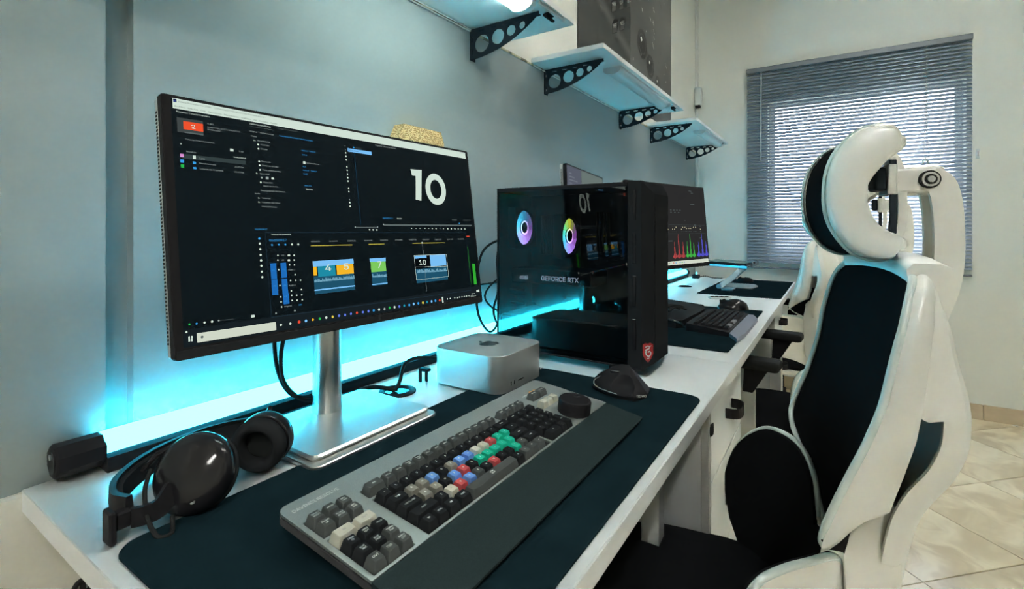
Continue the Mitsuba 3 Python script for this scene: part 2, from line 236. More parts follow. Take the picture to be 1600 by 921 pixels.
SCREEN1 = r'''[["R","w",13.5,334.8,612.5,349.2],["T","k",20.1,344.4,140.5,2.1,"Adobe Premiere Pro 2020 - O:\\Premiere Tutorial\\Tutorial Premiere.prproj *"],["T","k",15.2,337.2,158.1,2.1,"Archivo   Edición   Clip   Secuencia   Marcadores   Gráficos   Ver   Ventana   Ayuda"],["R","n",14.4,343.7,18.4,348.1],["T","b",14.9,344.2,17.7,1.8,"Pr"],["T","w",17.1,330.1,59.2,2.1,"Proyecto: Tutorial Premiere"],["R","g2",17.6,302.7,50.0,323.1],["R","r",25.1,307.6,49.8,319.1],["T","w",34.8,310.2,39.7,5.4,"2"],["R","g4",25.9,304.3,49.4,302.4],["T","g",55.6,320.0,63.6,2.0,"2.jpg"],["T","g",55.3,314.9,100.0,2.0,"Imagen fija, 4937 x 2000 (1,0)"],["T","g",55.1,311.2,73.2,2.0,"00:00:05:00"],["T","g",26.3,292.8,62.9,1.9,"Tutorial Premiere.prproj"],["D","g",20.8,286.5,1.4],["R","w",84.1,284.4,88.9,288.4],["T","g",96.3,284.8,102.9,2.1,"1 de"],["T","g",26.8,275.6,38.8,2.0,"Nombre"],["R","g3",21.5,266.7,105.6,272.8],["T","w",87.9,275.3,105.8,2.1,"Velocidad"],["R","pk",18.9,268.0,23.4,272.7],["R","sb",18.9,260.4,23.2,265.0],["R","gr",19.2,253.6,23.3,258.0],["R","w",34.4,267.3,38.3,272.2],["R","sb",33.9,260.2,37.9,263.7],["R","sb",34.2,253.0,38.2,255.9],["T","g",42.2,268.1,49.1,1.9,"2.jpg"],["T","g",41.8,261.0,63.4,2.1,"Numeros.mp4"],["T","g",41.9,253.1,73.1,2.2,"Tutorial de Premiere"],["T","g",88.9,261.0,102.1,2.1,"25,00 fps"],["T","g",88.4,253.3,101.7,2.1,"23,00 fps"],["T","w",114.8,330.2,147.1,2.4,"Controles de efectos"],["R","w",114.6,327.3,152.2,327.2],["T","g4",159.3,330.3,193.3,2.3,"Origen: Numeros.mp4"],["T","g",114.0,318.5,151.6,2.2,"Original * Numeros.mp4"],["T","sb",160.4,318.5,218.5,2.3,"Tutorial de Premiere * Numeros.mp4"],["T","g",115.3,311.2,124.0,2.2,"Vídeo"],["T","g",125.2,305.3,144.6,2.2,"Movimiento"],["T","w",119.2,304.5,122.2,2.4,"fx"],["T","g",129.5,299.7,142.5,2.2,"Posición"],["D","w",125.8,300.2,1.9],["T","g",129.5,293.1,139.6,2.2,"Escala"],["D","w",125.8,293.6,1.9],["T","g",129.3,273.3,143.5,2.1,"Rotación"],["D","w",125.6,273.9,1.8],["T","g",129.8,267.2,155.3,2.2,"Punto de anclaje"],["D","w",126.1,267.8,1.9],["T","g",129.8,260.1,159.2,2.2,"Filtro antiparpadeo"],["D","w",126.1,260.8,1.8],["T","g",125.2,254.1,140.0,2.2,"Opacidad"],["T","w",119.2,253.7,122.2,2.4,"fx"],["T","g",129.6,240.8,144.3,2.2,"Opacidad"],["D","w",125.9,241.5,1.9],["T","g",129.7,235.2,152.9,2.1,"Modo de fusión"],["T","g",125.0,227.9,163.4,2.2,"Reasignación de tiempo"],["T","g",115.3,222.9,123.4,2.1,"Audio"],["T","g",125.8,216.3,139.4,2.1,"Volumen"],["T","w",119.8,216.1,122.8,2.3,"fx"],["T","g",125.6,209.7,154.0,2.2,"Volumen del canal"],["T","w",119.6,209.6,122.6,2.3,"fx"],["T","g",125.4,203.2,148.6,2.1,"Panoramizador"],["D","g",127.8,248.9,2.0],["R","g",133.9,246.8,138.5,251.2],["R","w",142.9,247.5,147.0,250.6],["T","sb",197.0,299.4,221.8,2.2,"960,0   540,0"],["T","sb",197.3,292.4,206.0,2.1,"100,0"],["R","w",198.2,278.2,202.7,282.6],["T","g",203.6,279.0,227.8,2.4,"Escala uniforme"],["T","sb",196.9,272.6,202.5,2.1,"0,0"],["T","sb",196.9,266.3,221.7,2.1,"960,0   540,0"],["T","sb",197.0,260.2,204.3,2.2,"0,00"],["T","sb",197.7,240.6,210.2,2.1,"100,0 %"],["T","w",199.9,234.6,211.7,2.6,"Normal"],["D","w",282.3,319.6,0.9],["D","w",282.3,312.7,0.9],["D","w",282.3,307.2,2.0],["D","w",282.3,300.6,2.0],["D","w",282.3,294.3,2.0],["D","w",282.4,281.4,2.0],["D","w",282.4,275.4,1.9],["D","w",282.4,268.5,2.0],["D","w",282.4,261.9,2.0],["D","w",282.4,255.6,2.0],["D","w",282.4,242.5,1.9],["D","w",282.4,236.5,1.9],["D","w",282.4,222.2,1.0],["D","w",282.4,216.8,1.9],["D","w",282.4,210.2,2.0],["R","lb",287.1,310.1,340.0,316.6],["T","n",288.3,312.0,309.5,2.3,"Numeros.mp4"],["L","sb2",300.7,309.2,301.8,175.6,0.5],["D","sb",300.6,319.3,2.0],["T","g4",304.1,318.3,317.5,2.3,"00:00:00"],["T","g",350.0,329.5,400.9,2.9,"Programa: Tutorial de Premiere"],["P","w",434.8,292.6,466.2,294.0,457.1,228.0,441.7,229.7,447.6,279.1,437.6,279.7],["O","w",503.1,255.1,61.60000000000002,68.50000000000003],["T","sb",353.0,188.9,377.4,2.8,"00:00:09:17"],["T","w",387.2,189.0,400.0,2.7,"Ajustar"],["T","g",543.9,187.7,560.3,2.8,"Completa"],["T","g4",581.7,187.6,607.1,3.0,"00:00:11:06"],["R","g4",353.5,175.5,609.4,178.5],["D","g",353.4,178.2,1.9],["D","sb",567.1,181.4,2.2],["D","w",423.2,170.5,1.7],["D","w",435.1,170.4,1.1],["D","w",445.6,170.3,1.2],["D","w",459.6,170.2,1.5],["D","w",470.5,170.1,1.3],["D","w",481.1,170.0,1.7],["D","w",492.3,169.9,1.9],["D","w",503.8,169.8,1.2],["D","w",514.5,169.7,1.6],["D","w",528.2,169.6,2.2],["D","w",539.4,169.5,2.3],["D","w",550.7,169.4,2.3],["D","w",561.7,169.3,2.0],["D","w",572.8,169.2,2.1],["D","w",584.2,169.1,2.3],["R","g4",290.2,171.7,338.6,173.3],["D","g",289.5,173.0,1.8],["D","g",338.7,172.9,1.9],["D","w",320.2,168.1,2.0],["D","w",328.1,167.9,2.0],["D","w",336.8,167.7,2.1],["L","bl",127.0,164.5,585.4,161.1,0.35],["L","bl",127.0,164.5,127.9,36.7,0.35],["L","bl",127.9,36.7,583.4,29.6,0.35],["L","bl",585.4,161.1,583.4,29.6,0.35],["T","sb",112.6,168.4,130.4,2.2,"00:00:09:17"],["T","w",135.8,160.1,167.9,2.3,"Tutorial de Premiere"],["T","sb",132.7,150.6,160.1,3.5,"00:00:09:17"],["D","sb",136.5,145.3,1.9],["D","sb",147.1,145.5,2.0],["D","sb",157.7,145.3,2.0],["D","w",168.5,145.3,2.1],["D","w",179.0,145.1,2.1],["D","sb",117.9,155.5,2.3],["D","w",118.0,147.8,2.2],["D","w",118.1,139.6,2.2],["D","w",118.1,130.9,2.2],["D","w",118.2,122.7,2.3],["D","w",118.2,114.6,2.2],["D","w",118.3,105.9,2.2],["D","w",118.3,97.7,2.2],["D","w",144.4,129.0,1.6],["T","g",149.9,127.7,154.3,2.0,"V3"],["R","w",160.2,126.8,164.2,129.6],["D","w",170.7,127.9,1.7],["D","w",143.9,121.6,1.6],["T","g",149.4,120.3,153.7,1.9,"V2"],["R","w",159.6,119.2,163.6,122.0],["D","w",170.1,120.3,1.7],["R","bb",131.6,93.5,140.9,117.4],["R","bb",131.6,68.9,141.1,93.0],["R","bb",147.6,93.9,156.8,117.2],["R","bb",147.6,69.4,156.8,92.3],["R","bb",147.8,61.5,157.8,69.5],["R","bb",148.0,53.5,157.7,61.8],["T","sb",134.0,105.9,138.0,2.0,"V1"],["T","sb",134.3,82.0,138.2,1.9,"A1"],["T","sb",150.1,105.8,154.2,1.9,"V1"],["T","sb",150.2,81.4,154.3,2.0,"A1"],["T","sb",150.0,64.5,154.1,2.0,"A2"],["T","sb",149.9,57.1,154.0,1.9,"A3"],["D","w",144.1,107.0,1.7],["D","w",144.4,82.8,1.6],["D","w",144.4,65.5,1.7],["D","w",144.4,57.8,1.7],["D","w",144.6,50.2,1.6],["D","w",162.1,113.3,1.6],["D","w",170.1,112.7,1.6],["D","w",161.9,88.9,1.6],["D","w",170.4,88.5,1.6],["D","w",178.5,87.9,1.6],["D","w",162.0,65.7,1.6],["D","w",170.2,64.9,1.6],["D","w",178.6,64.6,1.6],["D","w",162.0,57.9,1.6],["D","w",170.2,57.3,1.6],["D","w",178.9,56.9,1.6],["D","w",170.0,97.4,1.6],["D","w",161.8,72.8,1.6],["D","w",178.7,73.0,1.7],["T","g",158.9,104.5,170.5,2.1,"Vídeo 1"],["T","g",158.6,80.2,170.3,2.1,"Audio 1"],["T","g",148.6,49.1,160.5,2.1,"Original"],["T","sb",172.3,48.7,177.1,2.0,"0,0"],["D","g",135.2,41.8,1.7],["D","g",165.3,41.6,1.8],["T","g",201.5,147.9,217.6,2.1,"00:00:03:00"],["T","g",235.0,147.7,251.6,2.2,"00:00:04:00"],["T","g",270.9,147.5,288.0,2.2,"00:00:05:00"],["T","g",306.3,147.2,323.9,2.3,"00:00:06:00"],["T","g",342.2,146.9,360.2,2.4,"00:00:07:00"],["T","g",378.1,146.6,396.5,2.5,"00:00:08:00"],["T","g",414.1,146.4,432.9,2.6,"00:00:09:00"],["T","g",449.7,146.1,468.8,2.6,"00:00:10:00"],["T","g",485.4,145.4,504.7,2.7,"00:00:11:00"],["T","g",522.4,145.1,541.8,2.8,"00:00:12:00"],["T","g",557.5,144.9,576.9,2.8,"00:00:13:00"],["L","ye",200.6,142.2,280.1,141.2,1.1],["L","ye",314.9,141.2,351.4,141.0,1.1],["L","ye",422.0,140.3,515.3,139.3,1.1],["R","or",201.8,93.1,208.2,116.8],["R","te",210.1,90.5,242.9,116.6],["R","or",245.0,91.1,279.2,116.1],["R","lb",201.8,107.7,280.1,116.8],["T","w",223.0,99.4,235.0,10.1,"4"],["T","w",259.5,99.1,269.6,10.5,"5"],["R","tb",201.6,62.7,278.5,92.1],["R","lb",201.4,68.2,279.5,70.5],["R","lg",316.2,90.1,350.5,114.2],["R","lb",315.0,108.7,351.3,115.3],["T","w",331.2,97.2,340.7,11.8,"7"],["R","tb",316.5,65.2,350.8,90.7],["R","lb",315.4,66.8,350.9,68.7],["R","kk",423.8,89.9,463.7,114.8],["R","lb",466.4,90.8,513.3,115.1],["R","lb",423.8,109.4,456.8,114.8],["T","w",434.9,95.6,453.9,10.3,"10"],["R","tb",423.7,60.2,514.1,88.6],["L","w",422.8,116.0,516.3,113.7,0.8],["L","w",423.4,92.5,515.6,88.9,0.8],["L","w",423.7,66.9,516.1,66.6,0.8],["L","w",422.8,116.0,423.7,66.9,0.8],["L","w",516.3,113.7,516.1,66.6,0.8],["R","wv",202.1,82.3,203.8,85.5],["R","wv",204.2,82.3,205.8,86.7],["R","wv",206.1,82.3,207.8,86.0],["R","wv",208.2,82.3,209.9,86.9],["R","wv",210.2,82.3,211.9,87.0],["R","wv",212.1,82.2,213.9,84.7],["R","wv",214.1,82.2,216.0,84.5],["R","wv",216.4,82.2,218.0,87.8],["R","wv",218.3,82.2,220.1,85.5],["R","wv",220.3,82.1,222.1,85.3],["R","wv",222.6,82.1,224.2,88.4],["R","wv",224.5,82.1,226.3,86.3],["R","wv",226.7,82.1,228.4,87.7],["R","wv",228.7,82.1,230.5,86.3],["R","wv",230.9,82.0,232.6,86.9],["R","wv",232.8,82.0,234.7,84.9],["R","wv",235.1,82.0,236.8,86.9],["R","wv",237.3,82.0,239.0,87.8],["R","wv",239.3,81.9,241.1,86.4],["R","wv",241.5,81.9,243.3,87.3],["R","wv",243.7,81.9,245.4,87.0],["R","wv",245.6,81.9,247.6,84.4],["R","wv",248.0,81.9,249.8,87.3],["R","wv",250.2,81.8,252.0,86.6],["R","wv",252.3,81.8,254.2,85.4],["R","wv",254.4,81.8,256.4,84.2],["R","wv",256.9,81.8,258.6,87.7],["R","wv",258.9,81.7,260.8,86.1],["R","wv",261.3,81.7,263.0,87.1],["R","wv",263.5,81.7,265.3,87.7],["R","wv",265.7,81.7,267.5,87.0],["R","wv",268.1,81.6,269.8,87.9],["R","wv",270.1,81.6,272.1,85.6],["R","wv",272.6,81.6,274.3,87.4],["R","wv",274.7,81.6,276.6,85.8],["R","wv",277.2,81.5,278.9,87.9],["R","wv",317.8,80.8,319.7,87.1],["R","wv",320.0,80.6,322.2,83.5],["R","wv",322.6,80.5,324.8,83.6],["R","wv",325.2,80.4,327.4,83.8],["R","wv",328.1,80.2,330.0,87.1],["R","wv",330.5,80.1,332.7,84.6],["R","wv",333.2,80.0,335.3,85.3],["R","wv",335.8,79.8,338.0,83.7],["R","wv",338.5,79.7,340.6,84.5],["R","wv",341.1,79.6,343.3,83.8],["R","wv",343.8,79.4,346.0,83.6],["R","wv",346.6,79.3,348.7,84.5],["R","wv",349.3,79.2,351.4,84.4],["R","wv",426.5,80.3,428.8,86.8],["R","wv",429.5,80.2,431.9,85.8],["R","wv",432.6,80.2,435.0,86.8],["R","wv",435.7,80.1,438.1,86.4],["R","wv",438.8,80.0,441.2,86.9],["R","wv",441.8,79.9,444.3,85.4],["R","wv",444.7,79.8,447.4,83.1],["R","wv",448.1,79.7,450.5,86.1],["R","wv",451.3,79.7,453.7,86.5],["R","wv",454.5,79.6,456.9,86.2],["R","wv",457.5,79.5,460.1,84.6],["R","wv",460.7,79.4,463.3,85.2],["R","wv",463.7,79.3,466.5,82.8],["R","wv",467.3,79.2,469.8,85.6],["R","wv",470.4,79.1,473.0,84.3],["R","wv",473.5,79.1,476.3,82.9],["R","wv",476.7,79.0,479.6,81.8],["R","wv",480.4,78.9,482.9,85.4],["R","wv",483.7,78.8,486.2,86.0],["R","wv",486.6,78.7,489.6,81.7],["R","wv",490.3,78.6,493.0,84.9],["R","wv",493.5,78.5,496.3,83.0],["R","wv",496.8,78.4,499.7,81.8],["R","wv",500.2,78.3,503.2,82.3],["R","wv",503.9,78.2,506.6,84.5],["R","wv",507.4,78.1,510.0,84.9],["R","wv",510.4,78.1,513.5,80.9],["L","g",447.5,143.0,449.3,116.1,0.5],["L","g",448.4,85.4,448.4,41.4,0.5],["D","w",448.0,140.7,2.6],["R","mg",587.2,43.6,588.0,128.4],["R","mg",596.8,41.6,606.7,88.4],["R","rd",586.8,150.3,597.5,153.1],["R","tbk",10.8,14.7,619.8,37.3],["Q","w2",27.0,30.8,134.0,29.1,134.1,17.1,26.9,18.3],["T","g2",39.0,22.6,89.1,2.9,"Escribe aquí para buscar"],["D","g4",33.0,24.9,2.2],["R","w",16.7,25.1,18.8,28.5],["R","w",19.7,25.1,21.9,28.5],["R","w",16.7,21.5,18.8,24.9],["R","w",19.5,21.3,21.6,24.8],["D","gr",18.9,43.8,1.7],["D","sb",27.4,43.4,1.7],["D","w",37.0,43.3,1.9],["D","w",46.3,43.2,2.1],["D","g",54.8,43.3,1.6],["L","g4",55.6,43.1,74.3,42.5,0.5],["D","w",14.9,34.4,1.8],["R","w",98.6,40.6,103.5,44.3],["D","w",141.4,23.4,2.5],["D","w",156.5,23.0,2.3],["D","rd",170.9,23.3,3.2],["D","lb",182.6,23.1,3.0],["D","or",194.5,23.1,2.7],["D","gr",206.7,22.9,2.8],["D","w",218.4,23.0,2.8],["D","ye",230.3,22.5,2.8],["D","b",242.4,22.6,2.9],["D","b",254.4,22.2,2.9],["D","b",266.1,22.5,2.9],["D","rd",278.1,22.3,3.0],["D","b",290.7,21.9,3.0],["D","b",302.6,21.8,3.1],["D","sb",314.2,21.6,3.1],["D","w",326.1,21.6,3.1],["D","g",338.5,21.0,3.2],["D","gr",350.2,21.4,3.2],["D","w",362.2,21.2,3.2],["D","b",373.7,20.9,3.2],["D","te",386.5,20.9,3.3],["D","sb",398.9,20.5,3.4],["D","lb",410.5,21.1,3.4],["D","sb",422.7,20.8,3.4],["D","ye",435.0,20.5,3.5],["D","te",446.9,20.3,3.5],["D","lb",459.4,20.1,3.5],["D","sb",470.2,20.1,3.5],["D","rd",482.7,19.6,3.5],["R","w",489.6,13.4,494.0,25.7],["D","w",506.1,19.7,2.1],["D","w",514.2,19.6,2.0],["D","w",528.6,19.3,2.0],["D","w",537.4,18.7,2.1],["D","w",544.1,19.1,2.1],["D","w",551.8,19.0,2.1],["D","w",560.0,18.6,2.1],["D","w",567.4,18.6,2.2],["D","w",575.4,18.6,2.1],["T","w",584.6,20.3,595.2,2.3,"20:33"],["T","w",580.2,15.5,600.4,2.3,"12/04/2021"],["R","w",602.6,23.2,613.3,28.6]]'''
BLIND_TILT = 51.0
# ------------------------------------------------------------------ the room
XL, XR, YB, YF, ZC = -0.94, 2.9, -4.2, 4.133, 3.3
def struct(name, mesh, mat, label, parent=None, smooth=False):
    return obj(name, mesh, mat, parent, smooth=smooth, label=label, kind=None if parent else 'structure')
struct('floor', bx(XL, XR, YB, YF, -0.06, -0.004), 'm_grout', 'floor of large beige marble-look tiles laid diagonally')
room = sg.box(XL, YB, XR, YF); S = 0.66
for i in range(-6, 12):
    for j in range(-8, 10):
        a, b = 2.378 + S * i + 0.003, 1.881 + S * j + 0.003            # a < x + y < a + S, b < y - x < b + S
        q = sg.Polygon([((p - r) / 2, (p + r) / 2) for p, r in ((a, b), (a + S - 0.006, b), (a + S - 0.006, b + S - 0.006), (a, b + S - 0.006))])
        q = q.intersection(room)
        if q.is_empty or q.area < 1e-3: continue
        if q.distance(sg.Point(0.4, 2.0)) > 3.2: continue
        obj('tile', prism(q, 0.004, -0.004), 'm_tile', 'floor', smooth=False)
struct('ceiling', bx(XL, XR, YB, YF, ZC, ZC + 0.1), 'm_ceiling', 'plain white ceiling above the desks')
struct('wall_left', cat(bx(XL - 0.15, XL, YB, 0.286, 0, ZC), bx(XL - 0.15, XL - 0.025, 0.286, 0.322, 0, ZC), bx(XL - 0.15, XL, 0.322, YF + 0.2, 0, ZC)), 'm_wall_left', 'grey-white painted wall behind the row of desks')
struct('wall_right', bx(XR, XR + 0.15, YB, YF + 0.2, 0, ZC), 'm_wall', 'plain painted wall opposite the desks')
struct('wall_back', bx(XL, XR, YB - 0.15, YB, 0, ZC), 'm_wall', 'plain painted wall at the near end of the room')
WX0, WX1, WZ0, WZ1 = -0.42, 0.69, 0.985, 2.14
far = prism(sg.box(XL, 0, XR, ZC).difference(sg.box(WX0, WZ0, WX1, WZ1)), 0.2)
far = place(far, frame4((0, YF + 0.2, 0), (1, 0, 0), (0, 0, 1), (0, -1, 0)))
struct('wall_far', far, 'm_wall', 'far end wall with the window behind the venetian blind')
# light switch ring and socket on the far and left walls are things of their own, further below
fr = sg.box(WX0, WZ0, WX1, WZ1).difference(sg.box(WX0 + 0.04, WZ0 + 0.04, WX1 - 0.04, WZ1 - 0.04))
FRW = frame4((0, YF + 0.15, 0), (1, 0, 0), (0, 0, 1), (0, -1, 0))
struct('window_1', place(prism(fr, 0.05), FRW), 'm_white_edge', 'window with one large pane behind the venetian blind')
for x0, x1 in ((WX0 + 0.04, WX1 - 0.04),):
    m = tm([[x0, YF + 0.125, WZ0 + 0.04], [x1, YF + 0.125, WZ0 + 0.04], [x1, YF + 0.125, WZ1 - 0.04], [x0, YF + 0.125, WZ1 - 0.04]], [[0, 1, 2], [0, 2, 3]])
    obj('pane', m, 'm_glass', 'window_1', smooth=False)
struct('ground_outside', bx(-6, 6, YF + 1.0, YF + 9, -0.3, -0.2), 'm_ceiling', 'pale paved ground outside the window')
# baseboards: tiles along the far and right walls
def baseboard(name, mesh_of, n, label):
    k = None
    for i in range(n):
        m = mesh_of(i)
        if k is None: k = struct(name, m, 'm_base_tile', label)
        else: obj('tile', m, 'm_base_tile', k, smooth=False)
L = (XR - XL) / 9
baseboard('baseboard_far', lambda i: bx(XL + L * i + 0.001, XL + L * (i + 1) - 0.001, YF - 0.012, YF, 0, 0.094, 0.002), 9, 'beige stone-tile baseboard along the far wall')
L2 = (YF - YB) / 12
baseboard('baseboard_right', lambda i: bx(XR - 0.012, XR, YB + L2 * i + 0.001, YB + L2 * (i + 1) - 0.014, 0, 0.094, 0.002), 12, 'beige stone-tile baseboard along the right wall')
# the lower wall below desk height is painted cream and stands a little proud
struct('trim_1', bx(XL, XL + 0.012, YB, 0.9, 0, 0.825, 0.003), 'm_wain', 'cream painted lower part of the wall below desk height')
struct('trim_3', bx(XL, XL + 0.004, YB, YF, 1.793, 1.7995), 'm_chip_strip', 'thin beige strip on the wall where the grey paint meets the white')
# cable raceway in the corner
struct('trim_2', bx(XL, XL + 0.022, YF - 0.022, YF, 0.0, ZC, 0.004), 'm_white_edge', 'thin white cable raceway running up the room corner')

# ------------------------------------------------------------------ venetian blind
BX0, BX1, BZT = -0.556, 0.712, 2.385
bl = thing('venetian_blind', 'slate grey venetian blind with narrow slats covering the window', 'blind')
obj('headrail', bx(BX0 - 0.004, BX1 + 0.004, YF - 0.045, YF - 0.008, BZT - 0.028, BZT + 0.008, 0.003), 'm_rail', bl, smooth=False)
w_, n_ = 0.0125, 7
ang = math.radians(BLIND_TILT); arc = []
for q in np.linspace(-1, 1, n_):
    x, z = q * w_, 0.0022 * (1 - q * q)
    arc.append((x * math.cos(ang) - z * math.sin(ang), x * math.sin(ang) + z * math.cos(ang)))
arc = np.array(arc); top = arc; bot = arc[::-1] - [0, 0.0006]
sec = np.vstack([top, bot])                       # (y, z) section, y away from the room is +
V = np.vstack([np.c_[np.full(len(sec), x), sec] for x in (BX0, BX1)]); kk = len(sec); F = []
for a in range(kk):
    b = (a + 1) % kk; F += [[a, kk + a, kk + b], [a, kk + b, b]]
for a in range(n_ - 1):
    F += [[a, a + 1, kk - 2 - a], [a, kk - 2 - a, kk - 1 - a]]; F += [[kk + a, kk + kk - 2 - a, kk + a + 1], [kk + a, 2 * kk - 1 - a, kk + kk - 2 - a]]
slat = tm(V, F)
if slat.volume < 0: slat.invert()
slat_ref = mikit.ply(slat, 'm_slat', smooth=60)
PITCH = 0.0238
nsl = int((BZT - 0.045 - 0.905) / PITCH)
for i in range(nsl):
    M = np.eye(4); M[:3, 3] = [0, YF - 0.030, BZT - 0.043 - PITCH * i]
    obj('slat', None, None, bl, ref=slat_ref, to=M)
obj('bottom_rail', bx(BX0, BX1, YF - 0.042, YF - 0.018, 0.884, 0.897, 0.003), 'm_rail', bl, smooth=False)
for x in (-0.40, 0.10, 0.56):
    obj('ladder_cord', cat(cyl((x, YF - 0.046, 0.89), (x, YF - 0.046, BZT - 0.03), 0.0009, 6), cyl((x, YF - 0.016, 0.89), (x, YF - 0.016, BZT - 0.03), 0.0009, 6)), 'm_panel_grey', bl)
obj('tilt_wand', cyl((-0.462, YF - 0.052, 1.69), (-0.458, YF - 0.050, BZT - 0.03), 0.004, 8), 'm_acrylic', bl, label='clear tilt wand hanging at the left end')
pc_ = obj('pull_cord', cat(tube([(0.486, YF - 0.05, BZT - 0.03), (0.487, YF - 0.052, 1.95), (0.478, YF - 0.053, 1.63)], 0.0012, 6), tube([(0.496, YF - 0.05, BZT - 0.03), (0.494, YF - 0.052, 1.95), (0.496, YF - 0.055, 1.63)], 0.0012, 6), tube([(0.491, YF - 0.05, BZT - 0.03), (0.491, YF - 0.052, 1.8), (0.508, YF - 0.055, 1.70), (0.486, YF - 0.055, 1.655)], 0.001, 6)), 'm_panel_grey', bl)
for x, z in ((0.473, 1.60), (0.486, 1.615), (0.497, 1.60)):
    obj('tassel', lathe([(0, 0.03), (0.003, 0.028), (0.008, 0), (0, -0.001)], 12, (x, YF - 0.054, z)), 'm_acrylic', pc_)

# ------------------------------------------------------------------ small wall fittings
k = thing('motion_sensor', 'small white motion sensor on the raceway in the room corner above the shelf', 'sensor')
obj('housing', rbox(-0.936, -0.885, 4.062, 4.112, 2.165, 2.31, 0.012), 'm_acrylic', k)
obj('lens', bx(-0.886, -0.880, 4.068, 4.106, 2.205, 2.275, 0.003), 'm_white_edge', k)
obj('bracket', bx(-0.93, -0.895, 4.07, 4.105, 2.148, 2.168), 'm_black', k)
k = thing('cord_cleat', 'tiny clear cord cleat on the wall right of the blind', 'cleat')
obj('plate', bx(0.733, 0.752, YF - 0.008, YF, 1.62, 1.68, 0.002), 'm_acrylic', k)
obj('hook', bx(0.738, 0.747, YF - 0.022, YF - 0.008, 1.635, 1.665, 0.002), 'm_chrome', k)
k = thing('cable_outlet', 'small round dark cable outlet on the cream lower wall under the desk end', 'outlet')
obj('ring', place(lathe([(0.008, 0), (0.013, 0), (0.013, 0.006), (0.008, 0.006), (0.008, 0)], 24), frame4((XL + 0.012, 0.255, 0.66), (0, 1, 0), (0, 0, 1), (1, 0, 0))), 'm_black', k)
obj('core', place(prism(sg.box(-0.002, -0.005, 0.002, 0.005).buffer(0.001), 0.004), frame4((XL + 0.012, 0.255, 0.66), (0, 1, 0), (0, 0, 1), (1, 0, 0))), 'm_black', k)

# ------------------------------------------------------------------ ceiling lamps (outside the frame, where a room of this size has them)
for x, y0, y1, lab in ((0.90, -2.6, -0.5, 'long ceiling batten light nearest the camera'), (0.50, 1.2, 3.2, 'long ceiling batten light nearer the window')):
    k = thing('ceiling_light', lab, 'ceiling light', 'ceiling battens')
    obj('frame', prism(sg.box(x - 0.085, y0 - 0.01, x + 0.085, y1 + 0.01).difference(sg.box(x - 0.075, y0, x + 0.075, y1)), 0.05, ZC - 0.05), 'm_white_edge', k, smooth=False)
    m = tm([[x - 0.075, y0, ZC - 0.045], [x - 0.075, y1, ZC - 0.045], [x + 0.075, y1, ZC - 0.045], [x + 0.075, y0, ZC - 0.045]], [[0, 1, 2], [0, 2, 3]])
    obj('diffuser', m, 'm_void', k, smooth=False, light=CEILING_LAMP * (2.8 if y0 < 0 else 0.70))
# ------------------------------------------------------------------ desks: three in a row along the wall
DZ, DF, DB = 0.83, -0.218, -0.932
def desk(y0, y1, label):
    k = thing('desk', label, 'desk', 'white desks in a row along the wall')
    obj('desktop', bx(DB, DF, y0 + 0.0006, y1 - 0.0006, DZ - 0.030, DZ, 0.0012), 'm_white_lam', k, smooth=False)
    obj('front_edge', bx(DF - 0.0008, DF + 0.0012, y0 + 0.001, y1 - 0.001, DZ - 0.0285, DZ - 0.0015), 'm_white_edge', k, smooth=False)
    for y in (y0 + 0.16, y1 - 0.16):
        obj('frame_rail', bx(DB + 0.06, DF - 0.10, y - 0.02, y + 0.02, DZ - 0.065, DZ - 0.031, 0.002), 'm_white_edge', k, smooth=False)
    for y in (y0 + 0.16, y1 - 0.16):
        for x in (DF - 0.16, DB + 0.10):
            if y0 < 1 and x == DF - 0.16 and y == y1 - 0.16: x, y = -0.345, 1.105      # this leg stands before the drawers
            obj('leg', hull([(x + sx * 0.022 * q, y + sy * 0.022 * q, z) for sx in (-1, 1) for sy in (-1, 1) for q, z in ((1, DZ - 0.066), (0.7, 0.0))]), 'm_white_edge', k, smooth=False)
    return k
desk(0.190, 1.405, 'white laminate desk nearest the camera, with the two-tier monitor stand and headset')
desk(1.405, 2.585, 'middle white desk of the row, behind the black computer tower')
desk(2.585, 3.750, 'farthest white desk, by the window blind')
g = thing('cable_grommet', 'black round cable grommet in the desktop beside the brushed silver box', 'grommet')
obj('ring', lathe([(0.026, 0), (0.040, 0), (0.040, 0.003), (0.030, 0.005), (0.026, 0.0005), (0.026, 0)], 32, (-0.800, 0.758, DZ)), 'm_black', g)
obj('insert', lathe([(0, 0.0006), (0.026, 0.0006), (0.026, 0.0012), (0, 0.0012)], 32, (-0.800, 0.758, DZ)), 'm_black_gloss', g)
g = thing('cable_grommet', 'black round cable grommet in the far desktop left of the laptop stand', 'grommet')
obj('ring', lathe([(0.026, 0), (0.040, 0), (0.040, 0.003), (0.030, 0.005), (0.026, 0.0005), (0.026, 0)], 32, (-0.765, 3.08, DZ)), 'm_black', g)
obj('insert', lathe([(0, 0.0006), (0.026, 0.0006), (0.026, 0.0012), (0, 0.0012)], 32, (-0.765, 3.08, DZ)), 'm_black_gloss', g)

